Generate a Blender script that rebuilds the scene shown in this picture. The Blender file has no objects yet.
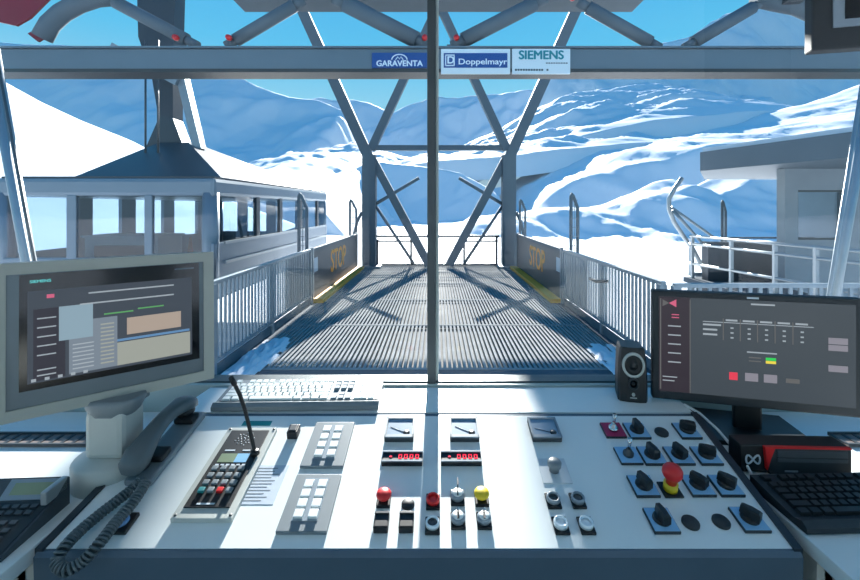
import bpy, bmesh, math, random
from mathutils import Vector, Matrix, noise
random.seed(7)
C = bpy.context.scene.collection
R = math.radians
F, CX, CY, EYE = 450.0, 437.0, 207.0, 2.0      # focal length in pixels, vanishing point, eye height

def P(x, y, D):                                # photo pixel at distance D -> world point
    return Vector(((x-CX)*D/F, D, EYE-(y-CY)*D/F))
def on_z(x, y, z):                             # photo pixel on the horizontal plane z
    return P(x, y, F*(EYE-z)/(y-CY))
PT = 0.2222                                    # slope of the console panel
PA = math.atan(PT)
def on_panel(x, y):
    return P(x, y, 370.6/(y-107.0))

# ------------------------------------------------------------------ materials
def lin(c):
    c = c/255.0
    return c/12.92 if c <= .04045 else ((c+.055)/1.055)**2.4
def rgb(r, g, b): return (lin(r), lin(g), lin(b), 1)
def mat(name, col, rough=.5, metal=0., var=.08, scale=18., bump=0., bscale=None, spec=.5, coat=0.):
    m = bpy.data.materials.new(name); m.use_nodes = True
    nt = m.node_tree; b = nt.nodes['Principled BSDF']
    b.inputs['Roughness'].default_value = rough; b.inputs['Metallic'].default_value = metal
    b.inputs['Specular IOR Level'].default_value = spec
    b.inputs['Coat Weight'].default_value = coat
    c = rgb(*col)
    tc = nt.nodes.new('ShaderNodeTexCoord'); n = nt.nodes.new('ShaderNodeTexNoise')
    n.inputs['Scale'].default_value = scale; n.inputs['Detail'].default_value = 4
    nt.links.new(tc.outputs['Object'], n.inputs['Vector'])
    mx = nt.nodes.new('ShaderNodeMix'); mx.data_type = 'RGBA'
    mx.inputs[6].default_value = tuple(v*(1-var) for v in c[:3])+(1,)
    mx.inputs[7].default_value = tuple(min(1, v*(1+var)) for v in c[:3])+(1,)
    nt.links.new(n.outputs['Fac'], mx.inputs[0]); nt.links.new(mx.outputs[2], b.inputs['Base Color'])
    if bump:
        n2 = nt.nodes.new('ShaderNodeTexNoise'); n2.inputs['Scale'].default_value = bscale or scale
        n2.inputs['Detail'].default_value = 6
        nt.links.new(tc.outputs['Object'], n2.inputs['Vector'])
        bp = nt.nodes.new('ShaderNodeBump'); bp.inputs['Strength'].default_value = bump
        nt.links.new(n2.outputs['Fac'], bp.inputs['Height']); nt.links.new(bp.outputs['Normal'], b.inputs['Normal'])
    return m
def emit(name, col, s=1.):
    m = bpy.data.materials.new(name); m.use_nodes = True
    b = m.node_tree.nodes['Principled BSDF']
    b.inputs['Base Color'].default_value = (.01, .01, .012, 1); b.inputs['Roughness'].default_value = .3; b.inputs['Specular IOR Level'].default_value = .22
    b.inputs['Emission Color'].default_value = rgb(*col); b.inputs['Emission Strength'].default_value = s
    return m
def glass(name, tint=(.97, .985, .985), ior=1.45, gl=.02):
    m = bpy.data.materials.new(name); m.use_nodes = True
    nt = m.node_tree; nt.nodes.clear()
    out = nt.nodes.new('ShaderNodeOutputMaterial'); mix = nt.nodes.new('ShaderNodeMixShader')
    tr = nt.nodes.new('ShaderNodeBsdfTransparent'); tr.inputs[0].default_value = tint+(1,)
    g = nt.nodes.new('ShaderNodeBsdfGlossy'); g.inputs['Roughness'].default_value = gl
    fr = nt.nodes.new('ShaderNodeFresnel'); fr.inputs['IOR'].default_value = ior
    geo = nt.nodes.new('ShaderNodeNewGeometry'); inv = nt.nodes.new('ShaderNodeMath'); inv.operation = 'SUBTRACT'; inv.inputs[0].default_value = 1
    nt.links.new(geo.outputs['Backfacing'], inv.inputs[1])
    mu = nt.nodes.new('ShaderNodeMath'); mu.operation = 'MULTIPLY'
    nt.links.new(fr.outputs[0], mu.inputs[0]); nt.links.new(inv.outputs[0], mu.inputs[1])
    nt.links.new(mu.outputs[0], mix.inputs[0]); nt.links.new(tr.outputs[0], mix.inputs[1])
    nt.links.new(g.outputs[0], mix.inputs[2]); nt.links.new(mix.outputs[0], out.inputs[0])
    return m
def snow_mat(name, rock=.0):
    m = mat(name, (220, 224, 230), .75, 0, .03, .02, spec=.25)
    nt = m.node_tree; b = nt.nodes['Principled BSDF']
    if rock:
        tc = nt.nodes.new('ShaderNodeTexCoord'); n = nt.nodes.new('ShaderNodeTexNoise')
        n.inputs['Scale'].default_value = .03; n.inputs['Detail'].default_value = 9; n.inputs['Roughness'].default_value = .72
        nt.links.new(tc.outputs['Object'], n.inputs['Vector'])
        r = nt.nodes.new('ShaderNodeValToRGB'); r.color_ramp.elements[0].position = rock; r.color_ramp.elements[1].position = rock+.05
        nt.links.new(n.outputs['Fac'], r.inputs[0])
        mx = nt.nodes.new('ShaderNodeMix'); mx.data_type = 'RGBA'
        src = b.inputs['Base Color'].links[0].from_socket
        nt.links.new(src, mx.inputs[6]); mx.inputs[7].default_value = rgb(96, 104, 112)
        nt.links.new(r.outputs[0], mx.inputs[0]); nt.links.new(mx.outputs[2], b.inputs['Base Color'])
    return m
M = dict(
    panel=mat('panel_white', (226, 233, 234), .38, 0, .02, 6),
    desk=mat('worktop_white', (222, 228, 228), .4, 0, .02, 6),
    fascia=mat('fascia_blue_black', (78, 98, 115), .4, 0, .08, 9),
    darkedge=mat('dark_edge', (38, 46, 54), .45),
    black=mat('black_plastic', (24, 27, 30), .45, 0, .12, 60),
    softblack=mat('soft_black', (40, 45, 50), .6, 0, .12, 60),
    graph=mat('graphite', (62, 68, 74), .45, 0, .1, 40),
    hgrey=mat('handset_grey', (84, 96, 102), .42, 0, .06, 40),
    midgrey=mat('mid_grey', (120, 130, 136), .45, 0, .05, 30),
    bluegrey=mat('blue_grey_panel', (132, 146, 158), .4, 0, .05, 20),
    lgrey=mat('light_grey', (186, 190, 186), .45, 0, .04, 20),
    house=mat('monitor_housing', (166, 169, 162), .5, 0, .04, 15),
    bezel=mat('monitor_bezel', (104, 116, 124), .35, .3, .05, 15),
    glassblack=mat('screen_glass', (14, 16, 22), .12, 0, .05, 5),
    steel=mat('galvanised_steel', (138, 150, 158), .42, .35, .14, 9, .05),
    steeldk=mat('painted_steel', (92, 105, 114), .7, .0, .12, 6, spec=.2),
    beam=mat('beam_aluminium', (104, 118, 128), .4, .3, .08, 3),
    beamdk=mat('beam_dark_lip', (52, 58, 60), .5, .1),
    alu=mat('aluminium', (158, 165, 169), .36, .5, .06, 14),
    frame=mat('window_frame_grey', (70, 78, 82), .4, .4, .08, 10),
    framel=mat('sill_grey', (176, 188, 186), .45, .1, .04, 10),
    chrome=mat('chrome', (205, 210, 214), .15, 1., .04, 30),
    red=mat('red_plastic', (214, 38, 40), .35, 0, .05, 30),
    darkred=mat('dark_red', (120, 26, 44), .5, 0, .1, 8),
    magenta=mat('magenta_plate', (158, 28, 78), .45, 0, .05, 20),
    yellow=mat('yellow_plastic', (226, 196, 40), .4, 0, .05, 30),
    kerb=mat('yellow_paint', (255, 164, 36), .6, 0, .2, 5, .2),
    white=mat('white_plastic', (232, 236, 236), .4, 0, .03, 20),
    keywhite=mat('key_white', (226, 232, 232), .4, 0, .04, 60),
    pale=mat('pale_label', (196, 206, 214), .5, 0, .05, 60),
    paper=mat('clear_label', (186, 198, 212), .5, 0, .03, 40),
    ink=mat('ink_grey', (112, 124, 136), .6),
    teal=mat('teal_sticker', (26, 128, 134), .5, 0, .05, 30),
    skyplate=mat('blue_plate', (140, 190, 226), .35, .1, .05, 30),
    dialblue=mat('dial_blue', (112, 140, 164), .35, 0, .06, 20),
    lcd=mat('lcd_olive', (132, 146, 120), .3, 0, .05, 20),
    lcdgrey=mat('lcd_grey', (162, 172, 168), .3, 0, .05, 20),
    stopgrey=mat('barrier_grey', (66, 74, 80), .55, .1, .12, 5),
    stopyel=mat('stop_yellow', (255, 158, 0), .6, 0, .15, 9),
    signblue=mat('sign_blue', (18, 72, 140), .45, 0, .04, 4),
    signwhite=mat('sign_white', (208, 222, 228), .45, 0, .03, 4),
    signletter=mat('sign_lettering', (220, 232, 240), .5),
    siemens=mat('sign_teal', (0, 128, 142), .5),
    inkdark=mat('sign_ink', (70, 88, 96), .6),
    deck=mat('deck_plate', (84, 92, 100), .85, .0, .2, 3, .2, 12, spec=.08),
    grate=mat('grating_bar', (146, 147, 147), .95, .0, .3, 4, .0, 20, spec=.0),
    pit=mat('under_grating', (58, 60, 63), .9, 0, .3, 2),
    carwall=mat('car_body', (116, 130, 142), .35, .25, .06, 2),
    cardark=mat('car_roof_dark', (44, 54, 64), .45, .1, .12, 2),
    carfloor=mat('car_floor', (120, 126, 128), .7),
    counter=mat('counter_cream', (206, 212, 200), .6, 0, .05, 5),
    orange=mat('orange_cone', (226, 104, 40), .6),
    concrete=mat('concrete', (142, 152, 158), .85, 0, .12, 2.5, .15, 10),
    fasciab=mat('canopy_sheet', (86, 98, 108), .5, .15, .1, 1.5),
    wallin=mat('cabin_wall', (196, 202, 202), .7, 0, .04, 4),
    ceil=mat('cabin_ceiling', (214, 216, 214), .8, 0, .03, 4),
    floorm=mat('cabin_floor', (96, 100, 104), .6, 0, .1, 6),
    brown=mat('grille_bronze', (120, 108, 104), .5, .2, .25, 30),
    led=emit('led_red', (255, 40, 70), 1.6),
    lens=mat('lamp_lens', (222, 234, 242), .2, 0, .03, 30, coat=.4),
    bluelens=mat('blue_lens', (120, 160, 210), .2, 0, .03, 30),
    snow=snow_mat('snow'), snowrock=snow_mat('snow_with_rock', .66),
    glass=glass('window_glass'), carglass=glass('car_glass', (.58, .69, .77), 1.6),
)

# ------------------------------------------------------------------ mesh builder
class MB:
    def __init__(s): s.bm = bmesh.new(); s.mats = []; s.cur = 0
    def use(s, m):
        if m not in s.mats: s.mats.append(m)
        s.cur = s.mats.index(m); return s
    def face(s, vs):
        try: f = s.bm.faces.new(vs); f.material_index = s.cur; return f
        except ValueError: return None
    def hexa(s, p):                                     # 4 bottom + 4 top corners
        v = [s.bm.verts.new(q) for q in p]
        for i in ((3,2,1,0),(4,5,6,7),(0,1,5,4),(1,2,6,5),(2,3,7,6),(3,0,4,7)): s.face([v[k] for k in i])
        return s
    def box(s, x0, x1, y0, y1, z0, z1, bev=0., mtx=None):
        t = bmesh.new()
        vs = [t.verts.new(q) for q in ((x0,y0,z0),(x1,y0,z0),(x1,y1,z0),(x0,y1,z0),(x0,y0,z1),(x1,y0,z1),(x1,y1,z1),(x0,y1,z1))]
        for i in ((3,2,1,0),(4,5,6,7),(0,1,5,4),(1,2,6,5),(2,3,7,6),(3,0,4,7)): t.faces.new([vs[k] for k in i])
        if bev: bmesh.ops.bevel(t, geom=t.edges[:], offset=bev, segments=2, affect='EDGES', profile=.6)
        return s.merge(t, mtx)
    def merge(s, t, mtx=None):
        mp = {}
        for v in t.verts: mp[v] = s.bm.verts.new(mtx @ v.co if mtx else v.co)
        for f in t.faces:
            g = s.face([mp[v] for v in f.verts])
            if g: g.smooth = f.smooth
        t.free(); return s
    def loft(s, rings, cap=True, closed=True, smooth=True):
        vr = [[s.bm.verts.new(p) for p in r] for r in rings]
        n = len(vr[0])
        for a, b in zip(vr, vr[1:]):
            for i in range(n if closed else n-1):
                f = s.face([a[i], a[(i+1) % n], b[(i+1) % n], b[i]])
                if f: f.smooth = smooth
        if cap and closed:
            s.face(vr[0][::-1]); s.face(vr[-1])
        return s
    def tube(s, pts, r, n=10, cap=True, closed=False):
        pts = [Vector(p) for p in pts]
        rs = r if isinstance(r, (list, tuple)) else [r]*len(pts)
        up = None; rings = []
        m = len(pts)
        for i, p in enumerate(pts):
            if closed: d = pts[(i+1) % m]-pts[i-1]
            else: d = pts[min(i+1, m-1)]-pts[max(i-1, 0)]
            d.normalize()
            if up is None: up = d.orthogonal().normalized()
            up = (up-d*up.dot(d)).normalized(); sd = d.cross(up)
            rings.append([p+(up*math.cos(2*math.pi*k/n)+sd*math.sin(2*math.pi*k/n))*rs[i] for k in range(n)])
        if closed: rings.append(rings[0]); 
        return s.loft(rings, cap and not closed)
    def lathe(s, prof, n=24, mtx=None, axis='z'):
        rings = []; ring_shape = len(prof) > 2 and prof[0][0] > 0 and prof[-1][0] > 0
        if ring_shape: prof = list(prof)+[prof[0]]
        for r, z in prof:
            ring = [Vector((r*math.cos(2*math.pi*k/n), r*math.sin(2*math.pi*k/n), z)) for k in range(n)]
            if axis == 'y': ring = [Vector((v.x, -v.z, v.y)) for v in ring]
            rings.append([mtx @ v if mtx else v for v in ring])
        return s.loft(rings, cap=not ring_shape)
    def prism(s, poly, z0, z1, mtx=None, smooth=False):
        f = lambda q, z: (mtx @ Vector((q[0], q[1], z))) if mtx else Vector((q[0], q[1], z))
        return s.loft([[f(q, z0) for q in poly], [f(q, z1) for q in poly]], smooth=smooth)
    def beam(s, a, b, w, h, up=(0, 0, 1)):              # rectangular bar from a to b
        a, b = Vector(a), Vector(b); d = (b-a).normalized(); u = Vector(up)
        if abs(d.dot(u)) > .98: u = Vector((0, 1, 0))
        sd = d.cross(u).normalized(); u = sd.cross(d)
        q = lambda p: [p+sd*w/2*i+u*h/2*j for i, j in ((-1,-1),(1,-1),(1,1),(-1,1))]
        return s.loft([q(a), q(b)], smooth=False)
    def build(s, name, m=None, parent=None, bevel=0.):
        bmesh.ops.recalc_face_normals(s.bm, faces=s.bm.faces[:])
        me = bpy.data.meshes.new(name); s.bm.to_mesh(me); s.bm.free()
        for k in ([m] if m else s.mats): me.materials.append(k)
        o = bpy.data.objects.new(name, me); C.objects.link(o)
        if parent: o.parent = parent
        return o
def tag(o, label=None, cat=None, group=None, kind=None):
    if label: o['label'] = label
    if cat: o['category'] = cat
    if group: o['group'] = group
    if kind: o['kind'] = kind
    return o
def thing(name, label, cat, loc=(0, 0, 0), rot=(0, 0, 0), group=None):
    o = bpy.data.objects.new(name, None); C.objects.link(o); o.empty_display_size = .05
    o.location = loc; o.rotation_euler = rot
    return tag(o, label, cat, group)
def part(name, parent, loc=(0, 0, 0), rot=(0, 0, 0), label=None):
    o = bpy.data.objects.new(name, None); C.objects.link(o); o.empty_display_size = .02
    o.parent = parent; o.location = loc; o.rotation_euler = rot
    if label: o['label'] = label
    return o
def inst(src, parent, loc, rot=(0, 0, 0)):
    o = src.copy(); C.objects.link(o); o.parent = parent; o.location = loc; o.rotation_euler = rot
    return o
def kids(o): return [c for c in bpy.data.objects if c.parent == o]
def text(body, size, m, parent, name, mtx, bold=0., depth=.002, sx=1.):
    cu = bpy.data.curves.new(name, 'FONT'); cu.body = body; cu.size = size; cu.extrude = depth; 
    cu.align_x = 'CENTER'; cu.align_y = 'CENTER'
    t = bpy.data.objects.new(name, cu); C.objects.link(t)
    bpy.context.view_layer.update()
    me = bpy.data.meshes.new_from_object(t.evaluated_get(bpy.context.evaluated_depsgraph_get()))
    bpy.data.objects.remove(t)
    if bold:
        bm = bmesh.new(); bm.from_mesh(me); bm.verts.ensure_lookup_table(); bm.edges.ensure_lookup_table(); bm.faces.ensure_lookup_table()
        for dx, dy in ((bold, 0), (-bold, 0), (0, bold*.6), (0, -bold*.6)):
            g = bmesh.ops.duplicate(bm, geom=bm.verts[:len(me.vertices)]+bm.edges[:len(me.edges)]+bm.faces[:len(me.polygons)])['geom']
            bmesh.ops.translate(bm, verts=[v for v in g if isinstance(v, bmesh.types.BMVert)], vec=(dx, dy, dx*.02+dy*.013))
            bm.verts.ensure_lookup_table(); bm.edges.ensure_lookup_table(); bm.faces.ensure_lookup_table()
        bm.to_mesh(me); bm.free()
    me.transform(mtx @ Matrix.Diagonal((sx, 1, 1, 1)))
    me.materials.clear(); me.materials.append(m)
    o = bpy.data.objects.new(name, me); C.objects.link(o); o.parent = parent
    return o
UPR = Matrix.Rotation(R(90), 4, 'X')           # xy drawing -> upright, facing -Y
def T(x, y, z): return Matrix.Translation((x, y, z))
def struct(o, kind='structure'): o['kind'] = kind; return o

# ------------------------------------------------------------------ camera, sky, sun
cam = bpy.data.cameras.new('camera'); co = bpy.data.objects.new('camera', cam); C.objects.link(co)
co.location = (0, 0, EYE); co.rotation_euler = (R(90), 0, 0)
cam.sensor_width = 36; cam.lens = F*36/860
cam.shift_x = (430-CX)/860; cam.shift_y = (CY-290)/860
cam.clip_start = .05; cam.clip_end = 30000
sc = bpy.context.scene; sc.camera = co
sc.view_settings.view_transform = 'Standard'; sc.view_settings.look = 'None'
sc.view_settings.exposure = .2; sc.view_settings.gamma = 1; sc.view_settings.use_curve_mapping = False
sc.cycles.use_denoising = True; sc.cycles.max_bounces = 10; sc.cycles.transparent_max_bounces = 24
sc.cycles.caustics_reflective = False; sc.cycles.caustics_refractive = False; sc.cycles.sample_clamp_indirect = 6

w = bpy.data.worlds.new('sky'); sc.world = w; w.use_nodes = True
nt = w.node_tree; bg = nt.nodes['Background']
tc = nt.nodes.new('ShaderNodeTexCoord'); sp = nt.nodes.new('ShaderNodeSeparateXYZ'); rp = nt.nodes.new('ShaderNodeValToRGB')
nt.links.new(tc.outputs['Generated'], sp.inputs[0]); nt.links.new(sp.outputs['Z'], rp.inputs[0]); nt.links.new(rp.outputs[0], bg.inputs[0])
el = rp.color_ramp.elements
el[0].position = 0; el[0].color = rgb(206, 240, 255); el[1].position = 1; el[1].color = rgb(40, 130, 215)
for p_, c_ in ((.2, (160, 226, 255)), (.32, (104, 208, 255)), (.55, (64, 176, 248))):
    e = rp.color_ramp.elements.new(p_); e.color = rgb(*c_)
bg.inputs[1].default_value = .8

sun = bpy.data.lights.new('sun', 'SUN'); sun.energy = 17.; sun.angle = R(.55); sun.color = (1, .965, .91)
so = bpy.data.objects.new('sun', sun); C.objects.link(so)
SE, SA = R(22.8), R(.4)
sd = Vector((math.sin(SA)*math.cos(SE), math.cos(SA)*math.cos(SE), math.sin(SE)))
so.rotation_euler = sd.to_track_quat('Z', 'Y').to_euler(); so.location = (0, 30, 20)

# ------------------------------------------------------------------ snow terrain
def fbm(x, y, o=5, seed=0.):
    return noise.fractal(Vector((x, y, seed)), .9, 2.1, o)
def interp(tab, x):
    if x <= tab[0][0]: return tab[0][1]
    for (a, b), (c, d) in zip(tab, tab[1:]):
        if x <= c: return b+(d-b)*(x-a)/(c-a)
    return tab[-1][1]
FLOOR = [(1.6, -1.2), (12, -1.5), (20, -2.4), (40, -6), (80, -11), (180, -22), (450, -34), (900, -26), (1500, 5)]
def slope(name, crest, Dc, Df, zf, amp, freq, nx=150, ny=70, prof=None, seed=1., rock=False, crestamp=.35, back=.5, turn=35., fade=.07, ridge=1., grade=None, lean=1.25):
    """a mountainside: crest line given where the photo shows it, falling towards the valley"""
    x0, x1 = crest[0][0], crest[-1][0]
    mb = MB(); grid = []; ct, st = math.cos(R(turn)), math.sin(R(turn))
    if Df < 1300: zf = min(zf, interp(FLOOR, Df)-4)
    for i in range(nx+1):
        px = x0+(x1-x0)*i/nx
        e = min(i, nx-i)/nx/fade; e = min(1, e); e = e*e*(3-2*e)
        X = (px-CX)*Dc/F; zc = EYE+(CY-interp(crest, px))*Dc/F
        if grade is not None: zf = zc-max(grade, lean*zc/Dc)*(Dc-Df); e = 1.
        else: zc = zf+(zc-zf)*e
        col = [mb.bm.verts.new((X, Df-4, zf-60))]
        for j in range(ny+1):
            t = j/ny*1.25
            if t <= 1:
                D = Df+(Dc-Df)*t; g = interp(prof, t) if prof else t
                z = zf+(zc-zf)*g; a = amp*(min(1, t*4+.05))*(crestamp+(1-crestamp)*min(1, (1-t)*5))
            else:
                D = Dc+(Dc-Df)*(t-1)*3*back; z = zc-(D-Dc)*.7; a = amp*crestamp
            u, v = (X*ct-D*st)*freq, (X*st+D*ct)*freq
            n = fbm(u, v*.55, 7, seed); r = abs(fbm(u*.5+7, v*.22, 5, seed+3))
            r2 = abs(fbm(u*2.3+3, v*.8, 5, seed+8))
            z += a*(e*.9+.1)*(n*.55+ridge*(.28-r*1.1)+.16*(.3-r2))
            col.append(mb.bm.verts.new((X, D, z)))
        grid.append(col)
    for a, b in zip(grid, grid[1:]):
        for j in range(ny+1):
            f = mb.face([a[j], b[j], b[j+1], a[j+1]]); f.smooth = True
    return struct(mb.build(name, M['snowrock'] if rock else M['snow']))

# valley floor
mb = MB(); g = []
ys = [-150, -90, -50, -25, -12, -6, -2, 1.6, 3, 5, 8, 12, 17, 22, 28, 36, 46, 60, 80, 105, 140, 180, 230, 290, 360, 450, 560, 700, 900, 1150, 1500]
for i in range(121):
    s = (i-60)/60.
    row = []
    for D in ys:
        X = s*(14+abs(D)*1.5 if D > 0 else 60+abs(D))
        z = interp([(1.6, -1.2), (12, -1.5), (20, -2.4), (40, -6), (80, -11), (180, -22), (450, -34), (900, -22), (1500, 5)], D)
        z += fbm(X*.02, D*.012, 4, 4.)*abs(D)*.012 - (.0 if D > 1.6 else .2)
        row.append(mb.bm.verts.new((X, D, z)))
    g.append(row)
for a, b in zip(g, g[1:]):
    for j in range(len(ys)-1):
        f = mb.face([a[j], b[j], b[j+1], a[j+1]]); f.smooth = True
struct(mb.build('snowfield', M['snow']))

slope('mountain_left', [(-260, 60), (-60, 40), (60, 46), (140, 52), (200, 62), (240, 77), (256, 86), (290, 99), (320, 99), (346, 110), (372, 150), (390, 200)],
      3200, 1700, -20, 95, .0034, nx=200, ny=100, seed=2., prof=[(0, 0), (.35, .22), (1, 1)], crestamp=.2, turn=25)
slope('mountain_far', [(280, 104), (322, 99), (345, 99), (368, 104), (390, 115), (412, 103), (437, 94), (460, 96), (492, 93), (515, 92), (540, 88), (600, 84)],
      5200, 3600, 60, 150, .0024, seed=5., rock=True)
slope('mountain_right', [(505, 118), (530, 92), (548, 80), (575, 68), (620, 57), (672, 44), (700, 31), (722, 20), (748, 12), (765, 5), (795, 8), (818, 24), (850, 30), (950, 10), (1120, -20)],
      3600, 2000, 20, 210, .0034, nx=240, ny=110, turn=-40, seed=9., rock=True, prof=[(0, 0), (.2, .12), (.45, .3), (.6, .36), (1, 1)])
# sunlit benches and shaded steps of the valley
slope('snow_bench_upper', [(400, 175), (440, 160), (470, 144), (500, 130), (530, 112), (560, 98), (600, 90), (640, 84), (680, 96), (720, 112), (800, 130)], 2700, 1500, 40, 75, .0045, seed=31., grade=.17, turn=-40, nx=200, ny=90)
slope('snow_bench_centre', [(330, 150), (365, 147), (410, 158), (440, 152), (480, 148), (510, 140), (540, 135), (580, 130), (640, 140), (700, 160)], 2000, 1250, 40, 45, .006, seed=11., grade=.15, turn=-30)
slope('snow_bench_left', [(130, 200), (215, 172), (250, 164), (300, 158), (345, 152), (380, 160), (420, 205)], 1300, 560, -28, 30, .007, nx=180, ny=100, seed=13., ridge=.6, grade=.16, turn=-20)
slope('snow_knoll_centre', [(325, 215), (338, 185), (352, 170), (372, 162), (402, 165), (437, 168), (460, 172), (490, 188), (512, 208)], 1000, 830, -26, 10, .012, seed=15., nx=90, ny=30)
slope('snow_bench_right', [(470, 215), (500, 190), (530, 172), (560, 158), (620, 143), (690, 134), (735, 125), (760, 115), (800, 105), (830, 97), (862, 83), (960, 60), (1060, 40)], 1500, 620, 0, 22, .008, nx=220, ny=90, seed=17., prof=[(0, 0), (.12, .02), (.32, .66), (1, 1)], turn=-35, ridge=.8)
slope('snow_knoll_right', [(440, 222), (500, 214), (560, 208), (600, 206), (630, 193), (655, 181), (672, 178), (692, 185), (720, 172), (760, 163), (800, 160), (900, 150)], 640, 420, -30, 12, .018, nx=140, ny=60, seed=21., prof=[(0, 0), (.35, .16), (.7, .86), (1, 1)], turn=-30)
slope('snow_slope_left', [(-500, -60), (-200, 10), (-60, 50), (0, 79), (40, 101), (82, 121), (132, 141), (160, 156), (200, 178), (230, 200), (300, 226)], 330, 20, -6, 1.5, .02, seed=23., nx=140, ny=50, grade=.06, lean=0)

# ------------------------------------------------------------------ station platform
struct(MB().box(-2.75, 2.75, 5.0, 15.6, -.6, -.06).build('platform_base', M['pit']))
struct(MB().box(-2.75, 2.75, 3.0, 5.55, -.3, 0).build('platform_plate', M['deck']))
mb = MB(); x = -2.5
while x < 2.5:
    mb.box(x, x+.034, 5.55, 15.5, -.045, 0); x += .063
for y in (5.56, 7.62, 9.7, 11.8, 13.9, 15.44):
    mb.box(-2.55, 2.55, y-.03, y+.03, -.044, .004)
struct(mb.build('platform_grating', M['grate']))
for s, wd in ((-1, 'left'), (1, 'right')):
    struct(MB().box(*sorted((s*2.5, s*2.75)), 5.55, 15.6, -.06, .0).build('platform_edge', M['deck']))

def fence(s, side):
    X = s*2.62; t = thing('railing', 'grey steel baluster railing along the %s side of the platform' % side, 'railing', (X, 7.2, 0), group='platform railings')
    y0, y1 = 5.2-7.2, 9.3-7.2
    MB().box(-.03, .03, y0, y1, 1.09, 1.14, .008).build('top_rail', M['steel'], t)
    MB().box(-.02, .02, y0, y1, .16, .2).build('bottom_rail', M['steel'], t)
    MB().box(-.012, .012, y0, y1, .005, .13).build('toe_board', M['steeldk'], t)
    for k, y in enumerate((y0+.04, -.1, y1-.05)):
        MB().box(-.04, .04, y-.04, y+.04, 0, 1.1).build('post', M['steel'], t)
    b = MB().box(-.012, .012, -.02, .02, .19, 1.1).build('baluster', M['steel'], t)
    y = y0+.14; b.location = (0, y, 0); y += .115
    while y < y1-.1:
        inst(b, t, (0, y, 0)); y += .115
    # perforated sheet on the stretch next to the barrier
    mb = MB()
    for k in range(9): mb.box(-.03, -.02, y1-1.5+k*.16, y1-1.5+k*.16+.12, .22, 1.06)
    mb.build('mesh_panel', M['steel'], t)
    if s > 0: MB().tube([(.0, -.3, .86), (-.18, -.3, .86), (-.18, -.02, .86)], .025).build('handle', M['graph'], t)
fence(-1, 'left'); fence(1, 'right')
def barrier(s, side):
    t = thing('stop_barrier', 'dark barrier panel with yellow lettering at the %s edge of the platform' % side, 'barrier', (s*2.62, 11.95, 0), group='stop barriers')
    h0, h1 = -2.6, 2.65
    MB().box(-.03, .03, h0, h1, .005, 1.06, .01).build('panel', M['stopgrey'], t)
    MB().box(-.04, .04, h0-.02, h1+.02, 1.06, 1.13, .008).build('top_rail', M['steeldk'], t)
    for y in (h0+.02, h1-.02): MB().box(-.05, .05, y-.05, y+.05, 0, 1.16).build('post', M['steel'], t)
    k = Matrix.Rotation(R(90), 4, 'X')
    mtx = T(-s*.032, -.25 if s > 0 else -.1, .64) @ Matrix.Rotation(R(-90 if s > 0 else 90), 4, 'Z') @ k
    text('STOP', .76, M['stopyel'], t, 'stop_lettering', mtx, .02, .003, .98)
    MB().box(*sorted((-s*.033, -s*.03)), h0+.12, h0+.42, .62, .92).build('notice', M['pale'], t)
    tag(MB().box(*sorted((s*-.04, s*-.26)), h0, h1, 0, .09, .015).build('kerb', M['kerb'], t), 'yellow painted kerb')
barrier(-1, 'left'); barrier(1, 'right')
t = thing('gate_railing', 'thin end railing with two gate frames at the far end of the platform', 'railing', (0, 15.2, 0))
MB().box(-2.1, 2.1, -.025, .025, .98, 1.05).build('top_rail', M['graph'], t)
MB().box(-2.1, 2.1, -.025, .025, .02, .09).build('bottom_rail', M['graph'], t)
for x0, x1 in ((-2.05, -.84), (.88, 2.05)):
    mb = MB()
    for a, b, c, d in ((x0, x0+.07, .08, .9), (x1-.07, x1, .05, 1.02), (x0, x1, .82, .88)): mb.box(a, b, -.025, .025, c, d)
    mb.build('gate_frame', M['graph'], t)
    mb = MB(); x = x0+.1
    while x < x1-.08: mb.box(x, x+.012, -.006, .006, .1, .84); x += .13
    mb.build('gate_wires', M['midgrey'], t)
t = thing('railing', 'grey steel railing crossing behind the right-hand monitor', 'railing', (5.02, 5.14, 0), group='platform railings')
MB().box(-2.32, 4.5, -.03, .03, 1.08, 1.13, .006).build('top_rail', M['steel'], t)
MB().box(-2.35, 4.5, -.02, .02, .16, .2).build('bottom_rail', M['steel'], t)
b = MB().box(-.02, .02, -.012, .012, .19, 1.09).build('baluster', M['steel'], t); b.location = (-2.25, 0, 0)
for k in range(1, 58): inst(b, t, (-2.25+k*.115, 0, 0))
for x in (-2.3, 1.0, 4.4): MB().box(x-.035, x+.035, -.035, .035, -1.3, 1.1).build('post', M['steel'], t)
# snow drifted along the left railing
def drift(name, pts, label):
    mb = MB(); g = []
    (x0, x1, y0, y1, h) = pts
    for i in range(25):
        row = []
        for j in range(25):
            u, v = i/24., j/24.
            z = h*max(0, math.sin(math.pi*u)**.7*math.sin(math.pi*v)**.6)*(.65+.9*fbm(u*7, v*12, 5, h*30))
            row.append(mb.bm.verts.new((x0+(x1-x0)*u, y0+(y1-y0)*v, .003+max(0, z) if 0 < i < 24 and 0 < j < 24 else .002)))
        g.append(row)
    for a, b in zip(g, g[1:]):
        for j in range(24):
            q = [a[j], b[j], b[j+1], a[j+1]]
            if max(v.co.z for v in q) > .022:
                f = mb.face(q); f.smooth = True
    bmesh.ops.delete(mb.bm, geom=[v for v in mb.bm.verts if not v.link_faces], context='VERTS')
    o = mb.build(name, M['snow']); tag(o, label, 'snow', kind='stuff')
drift('snow_drift', (-2.58, -2.12, 4.7, 6.9, .1), 'low snow drift lying along the foot of the left railing')
drift('snow_drift', (2.05, 2.6, 4.8, 6.6, .06), 'thin trampled snow along the foot of the right railing')

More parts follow.
